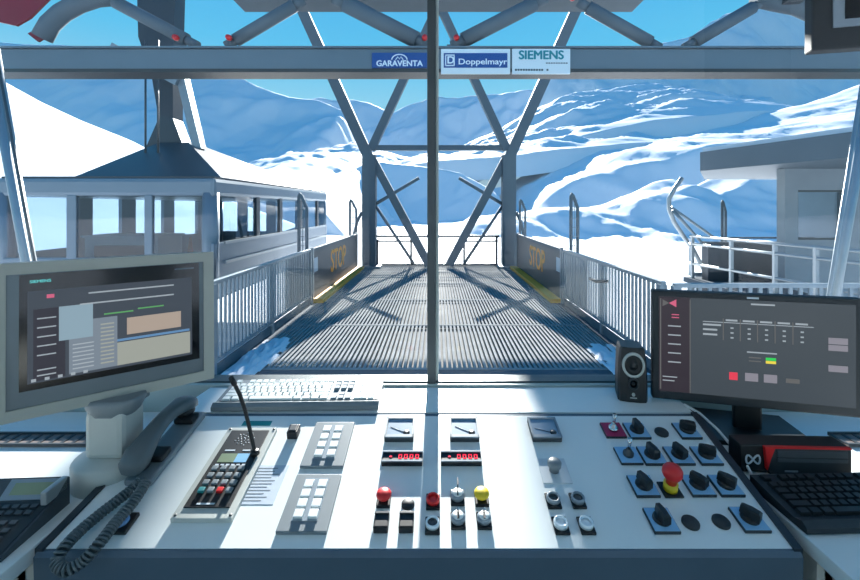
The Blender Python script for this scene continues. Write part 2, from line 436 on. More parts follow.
# ------------------------------------------------------------------ roof truss, columns, signs
BD = 6.0
t = thing('roof_truss', 'grey steel truss with a long horizontal beam crossing above the platform', 'truss', (0, BD, 3.72))
def L(x, y, D): return P(x, y, D)-Vector((0, BD, 3.72))
zt, zb = .42, .0
mb = MB(); mb.use(M['beam']); mb.box(-8, 8, -.14, .14, .07, .345, .015)
mb.use(M['beamdk']); mb.box(-8, 8, -.16, .16, .03, .075)
mb.use(M['beam']); mb.box(-8, 8, -.17, .17, .345, .368)
mb.build('bottom_chord', None, t)
top = P(0, 4, BD).z-3.72
MB().box(L(236, 0, BD+.4).x, L(641, 0, BD+.4).x, .2, .7, 1.18, 1.6, .01).build('top_chord', M['steeldk'], t)
def strut(a, b, r=.085):
    A, B = L(*a, BD), L(*b, BD); d = (B-A)
    MB().tube([A, A+d*.14], r*.72, 12).tube([A+d*.12, A+d*.88], r, 14).tube([A+d*.86, B], r*.72, 12).build('diagonal', M['steeldk'], t)
strut((198, 46), (104, -4)); strut((226, 46), (304, 0)); strut((428, 46), (334, -2), .11); strut((452, 46), (546, -2), .1)
strut((660, 48), (578, 2)); strut((684, 48), (762, 2))
for x in (181, 233, 425, 456, 570):
    p = L(x, 41 if x != 570 else 2, BD); p.y -= .09
    MB().lathe([(0, 0), (.035, 0), (.04, .03), (.03, .07), (0, .075)], 12, T(*p) @ Matrix.Rotation(R(90), 4, 'X')).build('red_cap', M['red'], t)
for s in (0, 1):   # curved haunches at both ends
    pts = [(42, 38), (50, 24), (62, 13), (78, 4), (96, -2), (118, -4)] if not s else [(836, 40), (828, 26), (815, 14), (797, 6), (776, 2), (755, -3)]
    MB().tube([L(a, b, BD) for a, b in pts], .12, 14).build('curved_haunch', M['steeldk'], t)
mb = MB()
q = [L(-6, -6, BD), L(48, -6, BD), L(26, 16, BD), L(12, 24, BD), L(-6, 20, BD)]
mb.loft([[v+Vector((0, .05, 0)) for v in q], [v+Vector((0, .09, 0)) for v in q]], smooth=False)
q = [L(24, 32, BD), L(48, 20, BD), L(40, 36, BD), L(34, 40, BD)]
mb.loft([[v+Vector((0, .05, 0)) for v in q], [v+Vector((0, .09, 0)) for v in q]], smooth=False)
tag(mb.build('red_reflection', M['darkred'], t), 'dark red panel standing in for a reflection in the glass')  # red reflection in the window glass, modelled as solid plates on the truss
MB().box(L(776, 0, BD).x, L(793, 0, BD).x, -.2, -.05, L(0, 8, BD).z, L(0, -4, BD).z, .02).build('lamp_housing', M['graph'], t)
MB().box(L(780, 0, BD).x, L(788, 0, BD).x, -.215, -.195, L(0, 6, BD).z, L(0, -2, BD).z).build('lamp_lens', M['kerb'], t)

def sign(name, label, x0, x1, y0, y1, base):
    D = BD-.165; a, b = P(x0, y1, D), P(x1, y0, D)
    c = (a+b)/2; t = thing(name, label, 'sign', c); wd, h = (b.x-a.x), (b.z-a.z)
    MB().box(-wd/2, wd/2, -.012, .02, -h/2, h/2, .003).build('board', base, t)
    return t, wd, h
def upr(x, z, y=-.013): return T(x, y, z) @ UPR
t, wd, h = sign('sign', 'dark blue sign with white capitals under an arch mark on the beam', 372, 427, 53, 68, M['signblue'])
text('GARAVENTA', .105, M['signletter'], t, 'lettering', upr(0, -.045), .003, .003, .98)
mb = MB(); mb.tube([Vector((.10*math.cos(R(a)), -.013, .0+.075*math.sin(R(a)))) for a in range(5, 180, 10)], .008, 6)
mb.tube([(-.05, -.013, .005), (-.02, -.013, .045), (0, -.013, .015), (.02, -.013, .045), (.05, -.013, .005)], .007, 6).build('arch_mark', M['signletter'], t)
t, wd, h = sign('sign', 'white bordered blue sign with a boxed mark and white lettering on the beam', 441, 510, 49, 74, M['signwhite'])
MB().box(-wd/2+.035, wd/2-.035, -.016, -.011, -.085, .105, .002).build('blue_field', M['signblue'], t)
text('Doppelmayr', .105, M['signletter'], t, 'lettering', upr(.09, -.01, -.017), .0015, .003, 1.2)
mb = MB()
for a in ((-.395, -.27, .07, .085), (-.395, -.27, -.065, -.05), (-.395, -.38, -.065, .085), (-.285, -.27, -.065, .085)):
    mb.box(a[0], a[1], -.02, -.015, a[2], a[3])
mb.build('box_mark', M['signletter'], t)
text('D', .13, M['signletter'], t, 'mark_letter', upr(-.322, .01, -.017), .004, .003)
t, wd, h = sign('sign', 'white sign with large teal capitals on the beam right of the blue signs', 512, 570, 49, 74, M['signwhite'])
text('SIEMENS', .158, M['siemens'], t, 'lettering', upr(0, .075), .006, .003, .99)
mb = MB()
for k in range(9): mb.box(.06+k*.032, .085+k*.032, -.015, -.011, -.032, -.018)
for k in range(13):
    if k != 11: mb.box(-.34+k*.034, -.315+k*.034, -.015, -.011, -.125, -.1)
mb.build('small_print', M['inkdark'], t)

CD = 15.0
def column(s, side):
    f = lambda x, y: P(x, y, CD)
    ax = 369.5 if s < 0 else 508.5
    t = thing('support_column', 'forked grey steel column at the far %s corner of the platform' % side, 'column', (f(ax, 0).x, CD, 0), group='support columns')
    o = Vector((f(ax, 0).x, CD, 0)); g = lambda x, y: f(x, y)-o
    MB().beam((0, 0, 0), (0, 0, 3.72), .44, .4).build('shaft', M['steeldk'], t)
    MB().box(-.4, .4, -.35, .35, 0, .06).build('base_plate', M['steel'], t)
    mir = lambda x: x if s < 0 else 878-x
    pts = (((370, 160), (300, 5), .34), ((371, 150), (441, 0), .26))
    for a, b, wd in pts:
        A, B = g(mir(a[0]), a[1]), g(mir(b[0]), b[1]); B = A+(B-A)*1.08
        MB().beam(A, B, wd, wd, (0, 1, 0)).build('fork_arm', M['steeldk'], t)
    if s > 0: MB().prism([(-2.06, 6.95), (-1.45, 6.9), (-1.38, 7.36), (-1.5, 7.40), (-2.05, 7.40)], -.06, .06, UPR).build('shade_plate', M['steeldk'], t)  # added plate, unseen behind the beam, to shade the console's right side
    MB().beam(g(mir(372), 158), g(mir(429), 265), .26, .24, (0, 1, 0)).build('brace', M['steeldk'], t)
    MB().tube([g(mir(374), 205), g(mir(419), 178)], .055, 8).build('guide_tube', M['steeldk'], t)
    MB().tube([g(mir(375), 205), g(mir(414), 264)], .05, 8).build('guide_tube', M['steeldk'], t)
    MB().tube([g(mir(362), 212), g(mir(357), 222), g(mir(354), 236), g(mir(354), 262)], .05, 8).build('guide_tube', M['steeldk'], t)
    if s < 0: MB().beam(g(376, 148), g(502, 148), .2, .17).build('cross_tie', M['steeldk'], t)
column(-1, 'left'); column(1, 'right')
def loop(x, y0, y1, D, wpx, label, z0):
    a = P(x, y0, D); h = a.z-z0
    t = thing('guide_frame', label, 'guide frame', (a.x, D, z0), (0, 0, R(30 if a.x > 0 else -30)), group='guide frames')
    wd = wpx*D/F*1.35
    MB().tube([(0, 0, 0), (0, 0, h-.06), (wd*.12, 0, h), (wd*.3, 0, h-.04), (wd, 0, h-.34), (wd, 0, 0)], .04, 8).build('tube_frame', M['steeldk'], t)
    mb = MB()
    for k in range(int(h/.22)): mb.box(0, wd, -.006, .006, .1+k*.22, .115+k*.22)
    mb.box(wd*.45, wd*.52, -.006, .006, .05, h-.2).build('mesh_infill', M['steel'], t)
loop(571, 194, 250, 10.8, 7, 'tall narrow guide frame rising just beyond the right railing', -1.9)
loop(520, 200, 236, 15.6, 5, 'small narrow guide frame beside the right support column', -2.2)
loop(350, 200, 236, 15.6, 6, 'small narrow guide frame beside the left support column', -2.2)
loop(722, 201, 236, 14.6, 5, 'narrow guide frame behind the handrail of the right-hand building', -2.2)
loop(299, 194, 236, 10.9, 8, 'narrow guide frame in front of the cable car side', -1.9)

# slanting steel posts close outside the window
t = thing('slanting_post', 'pair of slanting pale steel tubes outside the window at the left edge', 'post', on_z(28, 507, 0) if False else (P(28, 255, 3).x+.24, 3, 0))
o = Vector(t.location)
def slant(x0, y0, x1, y1, r, m, D=3.0, t=None, o=None, nm='tube'):
    A, B = P(x0, y0, D), P(x1, y1, D); d = B-A
    k = (0-A.z)/d.z; bot = A+d*k; tp = A-d*.3
    MB().tube([bot-o, tp-o], r, 12).build(nm, m, t)
slant(0, 118, 24, 250, .028, M['alu'], 3.0, t, o); slant(-3, 62, 30, 250, .026, M['alu'], 3.05, t, o); slant(2, 85, 28, 225, .008, M['graph'], 2.9, t, o, 'cable')
t = thing('slanting_post', 'slanting steel tube outside the window at the right edge', 'post', (P(822, 350, 3).x, 3, 0)); o = Vector(t.location)
slant(863, 130, 835, 290, .034, M['alu'], 3.0, t, o); slant(858, 110, 828, 300, .012, M['steel'], 2.95, t, o, 'cable')

# ------------------------------------------------------------------ cable car at the left
t = thing('cable_car', 'large pale grey cable car with wide windows docked left of the platform', 'cable car', (-6.9, 14, 0))
o = Vector((-6.9, 14, 0)); x0, x1, y0, y1 = -2.3, 2.3, -4.7, 4.8
mb = MB(); mb.box(x0, x1, y0, y1, 2.22, 2.6, .08); mb.build('roof_rim', M['carwall'], t)
MB().box(x0+.02, x1-.02, y0+.02, y1-.02, .05, .16).build('floor', M['carfloor'], t)
mb = MB(); mb.box(x0, x1, y0, y0+.08, .1, .95, .03).box(x0, x1, y1-.08, y1, .1, 1.0, .03).box(x0, x0+.08, y0, y1, .1, 1.0, .03).box(x1-.08, x1, y0, y1, .1, 1.25, .03)
mb.build('lower_wall', M['carwall'], t)
fx = lambda px: P(px, 0, 9.3).x+6.9
for a, b in ((66, 76), (144, 152)): MB().box(fx(a), fx(b), y0, y0+.1, .9, 2.25, .02).build('pillar', M['carwall'], t)
for cx, cy in ((x1-.16, y0+.16), (x1-.16, y1-.16), (x0+.16, y0+.16), (x0+.16, y1-.16)):
    MB().lathe([(.17, .1), (.17, 2.3)], 16, T(cx, cy, 0)).build('corner_pillar', M['carwall'], t)
for y in (11.6, 13.3, 15.3, 17.4):
    tag(MB().box(x1-.1, x1, y-14-.12, y-14+.12, 1.2, 2.25, .02).build('pillar', M['cardark'], t), 'dark door post')
    MB().box(x0, x0+.1, y-14-.3, y-14+.3, .95, 2.25).build('pillar', M['carwall'], t)
for x in (-1.2, 0, 1.2): MB().box(x-.2, x+.2, y1-.1, y1, .95, 2.25).build('pillar', M['carwall'], t)
MB().box(x0+.1, x1-.2, y0+.035, y0+.05, .9, 2.25).build('front_glass', M['carglass'], t)
MB().box(x1-.05, x1-.035, y0+.2, y1-.2, 1.2, 2.25).build('side_glass', M['carglass'], t)
MB().box(x1, x1+.06, y0+.4, y1-.4, .78, .84).build('rub_rail', M['alu'], t)
MB().box(x1, x1+.05, y0+.4, y1-.4, 1.2, 1.26).build('rub_rail', M['alu'], t)
tag(MB().box(x1-1.1, x1-.1, y0-.06, y0, .12, .26, .02).build('bumper', M['red'], t), 'red bumper')
mb = MB()
lo = [(-1.0, y0+.4, 2.62), (x1-.12, y0+.6, 2.62), (x1-.1, y1-.1, 2.62), (-1.0, y1-.3, 2.62)]
hi = [(-.75, -1.6, 3.78), (.05, -1.6, 3.78), (.05, -.8, 3.78), (-.75, -.8, 3.78)]
mb.loft([[Vector(v) for v in lo], [Vector(v) for v in hi]], smooth=False).box(-2.2, x1-.05, y0+.1, y1-.1, 2.55, 2.64)
mb.build('roof', M['cardark'], t)
mb = MB()
for k in range(7): mb.beam((-.5+k*.11, -3.15, 3.02), (-.43+k*.11, -3.15, 3.02), .02, .09)
mb.build('roof_marking', M['pale'], t)
g = lambda px, py, D=12.8: P(px, py, D)-o
mb = MB()
def quad(l): return [g(l[0], l[2])+Vector((0, -.25, 0)), g(l[1], l[2])+Vector((0, -.25, 0)), g(l[1], l[2])+Vector((0, .25, 0)), g(l[0], l[2])+Vector((0, .25, 0))]
mb.loft([quad(l) for l in ((150, 190, 152), (164, 178, 120), (157, 178, 78), (144, 179, 40), (142, 181, -30))], smooth=False)
mb.build('hanger_arm', M['cardark'], t)
MB().beam(g(181, 70, 12.4), g(200, 150, 12.4), .22, .3, (0, 1, 0)).build('hanger_bracket', M['steel'], t)
MB().beam(g(112, 47, 12.2), g(178, 82, 12.2), .22, .16, (0, 1, 0)).build('hanger_bracket', M['steel'], t)
for px in (145.5, 158): MB().tube([g(px, 40, 11.5), g(px, 168, 11.5)], .025, 6).build('cable', M['graph'], t)
# fittings inside the car
t2 = thing('counter', 'cream counter box standing inside the cable car', 'counter', (-7.3, 10.9, .16))
MB().box(-.85, .85, -.5, .5, 0, 1.12, .02).build('body', M['counter'], t2)
MB().box(-.9, .9, -.55, .55, 1.12, 1.18, .01).build('top', M['counter'], t2)
MB().box(-.6, .6, -.53, -.5, .25, .95).build('front_panel', M['cardark'], t2)
t2 = thing('traffic_cone', 'small orange cone standing on the cable car floor', 'cone', (-6.85, 12.5, .16))
MB().lathe([(0, .03), (.14, .03), (.03, 1.0), (0, 1.0)], 16).build('body', M['orange'], t2)
MB().box(-.18, .18, -.18, .18, 0, .035).build('base', M['orange'], t2)

# ------------------------------------------------------------------ building and handrails at the right
t = thing('station_building', 'low grey building with a dark overhanging canopy right of the platform', 'building', (9.5, 12.5, 0)); o = Vector((9.5, 12.5, 0))
poly = [(7.6, 13), (7.85, 12.1), (8.2, 11.0), (8.62, 9.7), (9.0, 8.6), (15, 8.6), (15, 17), (10.1, 17)]
MB().prism([(a-o.x, b-o.y) for a, b in poly], 3.04, 3.58).build('canopy', M['fasciab'], t)
MB().prism([(a-o.x+.1, b-o.y+.05) for a, b in poly], 3.58, 3.7).build('canopy_snow', M['snow'], t)
mb = MB(); W = lambda px: P(px, 0, 12.2).x-o.x; Z = lambda py: P(0, py, 12.2).z
for a, b, c, d in ((785, 798, -1.5, 3.04), (845, 905, -1.5, 3.04), (798, 845, Z(190), 3.04), (798, 845, -1.5, Z(240))): mb.box(W(a), W(b), -.3, 0, c, d)
mb.build('wall', M['concrete'], t)
MB().box(W(905), W(905)+.3, -.3, 4, -1.5, 3.04).build('wall', M['concrete'], t)
fr = MB()
for a, b, c, d in ((798, 800.5, Z(240), Z(190)), (843, 845, Z(240), Z(190)), (798, 845, Z(192), Z(190)), (798, 845, Z(240), Z(238))): fr.box(W(a), W(b), -.22, -.12, c, d)
fr = fr.build('window_frame', M['frame'], t)
MB().box(W(800), W(844), -.18, -.165, Z(239), Z(191)).build('window_pane', M['carglass'], fr)
MB().box(P(708, 0, 13.4).x-o.x, 3.4, .9, 1.2, -3, .95).build('base_wall', M['cardark'], t)
MB().box(P(708, 0, 14.4).x-o.x, 2.4, 1.7, 1.76, 1.0, 1.05).build('back_rail', M['graph'], t)
t = thing('handrail', 'bright steel handrail with three tubes in front of the low building', 'handrail', (7.87, 14, 0)); o = Vector((7.87, 14, 0))
A, B = Vector((0, 0, 0)), Vector((.75, -5.4, 0))
for z in (1.1, .86, .25):
    MB().tube([A+Vector((0, 0, z)), B+Vector((0, 0, z))], .04, 10).build('rail_tube', M['alu'], t)
for k in (.02, .3, .55, .74, .92):
    p = A+(B-A)*k; MB().box(p.x-.04, p.x+.04, p.y-.04, p.y+.04, -1.6, 1.1).build('post', M['alu'], t)
MB().box(-.1, 1.6, -5.5, .2, -.35, -.2).build('walkway', M['deck'], t)
t = thing('cabin_guide', 'curved steel guide arm flaring upward at the outer end of the handrail', 'guide arm', P(698, 275, 15)); o = Vector(t.location)
g = lambda x, y, D=15.: P(x, y, D)-o
MB().tube([g(682, 178), g(675, 188), g(669, 199), g(669, 209), g(674, 222), g(684, 237), g(693, 249), g(706, 274)], .07, 12).build('curved_tube', M['alu'], t)
for a, b in (((671, 207), (713, 237)), ((672, 210), (696, 236)), ((674, 211), (722, 266))): MB().tube([g(*a), g(*b)], .045, 8).build('stay', M['steel'], t)
MB().beam(g(691, 245), g(691, 275), .1, .1).beam(g(704, 241), g(704, 275), .1, .1).beam(g(689, 274), g(706, 274), .1, .1).beam(g(690, 245), g(706, 244), .08, .08).build('bracket_frame', M['steel'], t)
MB().beam(g(698, 275), g(698, 330), .3, .3).build('footing', M['steel'], t)

# ------------------------------------------------------------------ control cabin shell
FZ = .69
struct(MB().box(-1.95, 1.95, -1.9, 1.5, FZ-.2, FZ).build('floor', M['floorm']))
struct(MB().box(-1.95, 1.95, -1.9, 1.5, 2.9, 3.0).build('ceiling', M['ceil']))
mb = MB().box(-1.95, 1.95, -1.9, -1.8, FZ, 1.35).box(-1.95, 1.95, -1.9, -1.8, 2.6, 2.9)
for x in (-1.9, -.65, .65, 1.9): mb.box(x-.05, x+.05, -1.9, -1.8, 1.35, 2.6)
struct(mb.build('wall_back', M['wallin']))
struct(MB().box(-1.85, 1.85, -1.86, -1.85, 1.35, 2.6).build('window_5', M['glass']))
for s, n in ((-1, 'left'), (1, 'right')):
    mb = MB(); X = sorted((s*1.85, s*1.95))
    mb.box(*X, -1.8, 1.5, FZ, 1.3).box(*X, -1.8, 1.5, 2.65, 2.9).box(*X, -1.8, -1.2, 1.3, 2.65).box(*X, 1.38, 1.5, 1.3, 2.65)
    struct(mb.build('wall_%s' % n, M['wallin']))
struct(MB().box(-1.89, -1.88, -1.2, 1.38, 1.3, 2.65).build('window_3', M['glass']))
struct(MB().box(1.88, 1.89, -1.2, 1.38, 1.3, 2.65).build('window_4', M['glass']))
struct(MB().box(-1.85, 1.85, 1.405, 1.5, FZ, 1.44).build('wall_front', M['wallin']))
struct(MB().box(-1.85, -.031, 1.425, 1.433, 1.45, 2.72).build('window_1', M['glass']))
struct(MB().box(.006, 1.85, 1.425, 1.433, 1.45, 2.72).build('window_2', M['glass']))
mb = MB(); mb.use(M['frame']).box(-.0305, -.004, 1.395, 1.47, 1.44, 2.75, .003); mb.use(M['framel']).box(-.004, .0055, 1.41, 1.46, 1.44, 2.75, .002)
struct(mb.build('trim_1'))
struct(MB().box(-1.85, 1.85, 1.388, 1.404, 1.0, 1.452, .002).build('trim_2', M['framel']))
struct(MB().box(-1.85, 1.85, 1.404, 1.46, 1.44, 1.4565, .002).build('trim_3', M['frame']))
struct(MB().box(-1.85, 1.85, 1.40, 1.47, 2.72, 2.9).build('trim_4', M['frame']))
# ------------------------------------------------------------------ desks
DZ = 1.37
def desk(x0, x1, label):
    t = thing('desk', label, 'desk', ((x0+x1)/2, 1.08, FZ)); h = DZ-FZ; wd = (x1-x0)/2
    MB().box(-wd, wd, -.37, .305, h-.03, h, .003).build('worktop', M['desk'], t)
    MB().box(-wd+.02, wd-.02, -.24, -.22, .08, h-.03).build('front_panel', M['lgrey'], t)
    for x in (-wd+.02, wd-.02): MB().box(x-.015, x+.015, -.24, .3, 0, h-.03).build('side_panel', M['lgrey'], t)
    return t
dl = desk(-1.84, -.748, 'white worktop on the left of the control console')
dr = desk(.704, 1.84, 'white worktop on the right of the control console')
def grille(t, x0, x1, D0, D1, ox):
    mb = MB(); mb.use(M['brown']).box(x0, x1, D0, D1, 0, .004); mb.use(M['darkedge'])
    n = int((x1-x0)/.03)
    for k in range(n):
        a = x0+k*.03; mb.box(a, a+.008, D0+.008, D1-.008, .004, .006)
    mb.use(M['graph']); mb.box(x0, x1, D0, D0+.006, .004, .009).box(x0, x1, D1-.006, D1, .004, .009)
    o = mb.build('cable_grille', None, t); o.location = (-ox, -1.08, DZ-FZ)
grille(dl, -1.6, -.93+.07, 1.18, 1.245, -1.294); grille(dr, 1.08, 1.8, 1.18, 1.245, 1.272)

# ------------------------------------------------------------------ control console
con = thing('control_console', 'white sloping control console full of switches under the window', 'console', (-.02, 1.1, FZ)); CO = Vector((-.02, 1.1, FZ))
XL = lambda y: -.7125-.08*(1.21-y)
XR = lambda y: .694-.051*(1.21-y)
PZ = lambda y: EYE-(.8236-PT*y)
def wedge(mb, prof, il=0., ir=0.):
    mb.loft([[Vector((XL(y)+il, y, z))-CO for y, z in prof], [Vector((XR(y)-ir, y, z))-CO for y, z in prof]], smooth=False); return mb
wedge(MB(), [(.845, FZ), (.828, PZ(.828)-.006), (.836, PZ(.836)-.001), (1.2095, PZ(1.2095)-.001), (1.216, 1.432), (1.384, 1.432), (1.384, FZ)]).build('body', M['fascia'], con)
wedge(MB(), [(.840, PZ(.840)-.006), (.840, PZ(.840)), (1.199, PZ(1.199)), (1.199, PZ(1.199)-.006)], .012, .012).build('panel', M['panel'], con)
for f_, sg in ((XL, 1), (XR, -1)):
    q = lambda y, dx, dz: Vector((f_(y)+sg*dx, y, PZ(y)+dz))-CO
    mb = MB(); mb.loft([[q(.835, -.004, -.05), q(.835, .012, -.05), q(.835, .012, .004), q(.835, -.004, .004)],
             [q(1.21, -.004, -.05), q(1.21, .012, -.05), q(1.21, .012, .004), q(1.21, -.004, .004)]], smooth=False)
    mb.build('edge_trim', M['darkedge'], con)
wedge(MB(), [(1.2, PZ(1.2)-.004), (1.2, PZ(1.2)-.0004), (1.2165, 1.4405), (1.2165, 1.432)], .005, .005).build('joint_strip', M['darkedge'], con)
wedge(MB(), [(1.217, 1.432), (1.217, 1.445), (1.384, 1.445), (1.384, 1.432)], .002, .002).build('shelf', M['panel'], con)

def cpart(name, x, y, label=None, lift=0.):
    p = on_panel(x, y)-CO + Vector((0, -math.sin(PA), math.cos(PA)))*lift
    return part(name, con, p, (PA, 0, 0), label)
def half(x0, x1, y): return (x1-x0)/2*370.6/(y-107)/F
# meters
def meter(x, y, needle):
    e = cpart('meter', x, y); s = .036
    mb = MB(); mb.use(M['graph']).box(-s, s, -s, s, 0, .012, .002)
    mb.build('housing', None, e)
    mb = MB()
    for a in ((-s, s, s-.005, s), (-s, s, -s, -s+.009), (-s, -s+.004, -s, s), (s-.004, s, -s, s)): mb.box(*a, .012, .016)
    mb.build('bezel', M['bluegrey'], e)
    MB().box(-s+.005, s-.005, -s+.01, s-.006, .012, .0135).build('dial', M['dialblue'], e)
    mb = MB(); mb.tube([(.016, -.02, .0139), (.016-.045*math.cos(needle), -.02+.045*math.sin(needle), .0139)], .0006, 6)
    mb.lathe([(0, .013), (.008, .013), (.008, .016), (0, .016)], 14, T(.018, -.019, 0)).build('needle', M['darkedge'], e)
for x, y, n in ((400, 432, .5), (464, 432, .55), (544, 432, .4)): meter(x, y, n)
def led(x, y):
    e = cpart('digital_readout', x, y); w2, h2 = .047, .0165
    MB().box(-w2, w2, -h2, h2, 0, .012, .002).build('housing', M['black'], e)
    mb = MB()
    for a in ((-w2, w2, h2-.004, h2), (-w2, w2, -h2, -h2+.004)): mb.box(*a, .012, .015)
    mb.build('bezel', M['bluegrey'], e)
    mb = MB()
    for k in range(5):
        cx = -.022+k*.013
        if k == 0: mb.box(cx-.008, cx-.002, -.0015, .0015, .012, .0132); continue
        for a in ((-.004, .004, .0045, .0062), (-.004, .004, -.0062, -.0045), (-.004, -.0024, -.006, .006), (.0024, .004, -.006, .006)):
            mb.box(cx+a[0]+.004, cx+a[1]+.004, a[2], a[3], .012, .0132)
    tag(mb.build('digits', M['led'], e), 'glowing red digits')
led(402.5, 461); led(461, 461)
# push buttons and key switches in columns
def holder(e, h=.006): MB().box(-.0145, .0145, -.0185, .0185, 0, h, .002).build('holder', M['black'], e)
def mushroom(x, y, m, lab):
    e = cpart('mushroom_button', x, y, lab); holder(e, .008)
    MB().lathe([(.0, .008), (.010, .008), (.010, .012), (.015, .0135), (.016, .017), (.0145, .021), (.008, .0235), (0, .024)], 24).build('cap', m, e)
def flush(x, y, m, ring, lab=None):
    e = cpart('push_button', x, y, lab); holder(e)
    MB().lathe([(.0095, .006), (.014, .006), (.014, .013), (.0125, .015), (.0105, .015), (.0095, .012)], 24).build('ring', ring, e)
    MB().lathe([(0, .006), (.0095, .006), (.0095, .011), (.004, .0095), (0, .009)], 24).build('cap', m, e)
def dark_round(x, y, r=.0125, lab='flat black blanking plug'):
    e = cpart('blanking_plug', x, y, lab)
    MB().lathe([(0, 0), (r, 0), (r, .004), (r*.85, .0065), (0, .007)], 24).build('cap', M['softblack'], e)
def keysw(x, y, key=False):
    e = cpart('key_switch', x, y); holder(e)
    MB().lathe([(0, .006), (.014, .006), (.014, .014), (.0125, .016), (0, .016)], 24).build('barrel', M['bluegrey'], e)
    mb = MB().lathe([(0, .016), (.0105, .016), (.0095, .018), (0, .018)], 20).build('core', M['white'], e)
    mb = MB()
    if key: mb.box(-.0012, .0012, -.009, .009, .018, .045).build('key', M['graph'], e)
    else: mb.box(-.0022, .0022, -.009, .009, .018, .0195).build('slot', M['black'], e)
def rocker(x, y):
    e = cpart('selector_block', x, y); MB().box(-.0145, .0145, -.017, .02, 0, .016, .003).build('body', M['black'], e)
    MB().box(-.0145, .0145, .012, .016, .016, .0185).build('ridge', M['graph'], e)
mushroom(384, 501, M['red'], 'round red mushroom push button'); rocker(381.5, 526)
dark_round(408, 505, .0135); rocker(406.5, 526)
flush(433, 503, M['red'], M['red'], 'red ringed push button'); flush(432.5, 527, M['graph'], M['lens'], 'grey push button with pale ring')
keysw(457.5, 499, True); keysw(458, 522)
mushroom(481.5, 500, M['yellow'], 'yellow mushroom push button'); keysw(484, 522)
for x, y, m in ((553, 502, 'graph'), (577.5, 502, 'graph'), (560.5, 527, 'lens'), (586, 527, 'lens')): flush(x, y, M[m], M['lens'] if m == 'lens' else M['bluegrey'])
for x, y in ((458.5, 511), (484.5, 511)):
    e = cpart('indicator_lamp', x, y); MB().lathe([(0, 0), (.004, 0), (.004, .006), (0, .009)], 12).build('lens', M['lens'], e)
e = cpart('joystick', 554, 471, 'dark knob on a clear square plate')
MB().box(-.032, .032, -.035, .035, 0, .002).build('plate', M['pale'], e)
MB().lathe([(0, .002), (.011, .002), (.010, .012), (.015, .015), (.0155, .023), (.013, .026), (0, .027)], 24).build('knob', M['midgrey'], e)
# membrane key panels with 8 white keys each
def keypanel(x0, y0, x1, y1, mid):
    Dn, Df_ = 370.6/(y1-107), 370.6/(y0-107)
    l = (Df_-Dn)/math.cos(PA); wd = .0985
    c = on_panel(mid, (y0+y1)/2); D = (Dn+Df_)/2
    c = P(mid, 0, D); c = Vector((c.x, D, PZ(D)))-CO
    e = part('key_panel', con, c, (PA, 0, 0)); h = .008
    MB().box(-wd/2, wd/2, -l/2, l/2, 0, h, .0015).build('plate', M['midgrey'], e)
    MB().box(-.026, .026, -l/2+.022, l/2-.012, h, h+.0012).build('recess', M['bluegrey'], e)
    k = MB().box(-.0095, .0095, -.0095, .0095, h, h+.006, .0015).build('key', M['keywhite'], e)
    first = True
    for i in range(4):
        for s in (-1, 1):
            loc = (s*.0145, l/2-.03-i*(l-.062)/3.15, 0)
            if first: k.location = loc; first = False
            else: inst(k, e, loc)
keypanel(0, 424.5, 0, 469, 329); keypanel(0, 477, 0, 535, 311)
# intercom unit
Dn, Df_ = 370.6/(523-107), 370.6/(431-107); D = (Dn+Df_)/2
ic = part('intercom', con, Vector((-.4665, D, PZ(D)))-CO, (PA, 0, 0), 'intercom unit with keypad and gooseneck microphone'); l2 = (Df_-Dn)/math.cos(PA)/2
MB().box(-.061, .061, -l2, l2, 0, .010, .0015).build('frame', M['lgrey'], ic)
MB().box(-.048, .046, -l2+.024, l2-.012, .010, .0125, .001).build('faceplate', M['black'], ic)
mb = MB()
for k in range(26):
    r = .0045*math.sqrt(k); a = k*2.4
    if r < .023: mb.lathe([(0, .0125), (.0013, .0125), (.0013, .0132), (0, .0132)], 8, T(-.002+r*math.cos(a), l2-.042+r*math.sin(a), 0))
mb.build('speaker_holes', M['bluegrey'], ic)
MB().box(-.036, .002, .012, .038, .0125, .0138).build('display', M['lcd'], ic)
tag(MB().box(.002, .03, .012, .038, .0125, .0138).build('display', M['skyplate'], ic), 'blue half of the display')
MB().box(-.034, -.010, .047, .051, .0125, .0132).box(.008, .026, .047, .051, .0125, .0132).box(-.025, .012, -l2+.030, -l2+.034, .0125, .0132).build('lettering', M['pale'], ic)
mb = MB()
for k in range(6): mb.box(-.036+k*.012, -.028+k*.012, .003, .007, .0125, .0135)
mb.build('soft_keys', M['pale'], ic)
k0 = MB().box(-.0068, .0068, -.006, .006, .0125, .0185, .002).build('key', M['midgrey'], ic)
for i in range(4):
    for j in range(4):
        loc = (-.030+j*.0195, -.008-i*.0195, 0)
        if i == j == 0: k0.location = loc; continue
        if i == 3 and j in (0, 2):
            q = MB().box(-.0068, .0068, -.006, .006, .0125, .0185, .002).build('key', M['teal'] if j == 0 else M['red'], ic); q.location = loc
            q['label'] = 'green key' if j == 0 else 'red key'
        else: inst(k0, ic, loc)
s0 = MB().lathe([(0, .01), (.003, .01), (.0026, .0118), (0, .0118)], 10).build('screw', M['graph'], ic)
for i, (a, b) in enumerate(((-.055, -l2+.008), (.055, -l2+.008), (-.055, l2-.006), (.055, l2-.006))):
    if i == 0: s0.location = (a, b, 0)
    else: inst(s0, ic, (a, b, 0))
icw = Vector((-.4665, D, PZ(D)))
inv = Matrix.Rotation(-PA, 4, 'X')
pts = [inv @ (p-icw) for p in (on_panel(255.5, 458), P(254, 448, 1.058), P(250, 430, 1.05), P(245, 410, 1.04), P(240, 395, 1.03), P(235, 385, 1.02))]
pts[0].z = .012
MB().tube(pts, .0045, 10).build('gooseneck', M['black'], ic)
tip = inv @ (P(231, 377.5, 1.01)-icw)
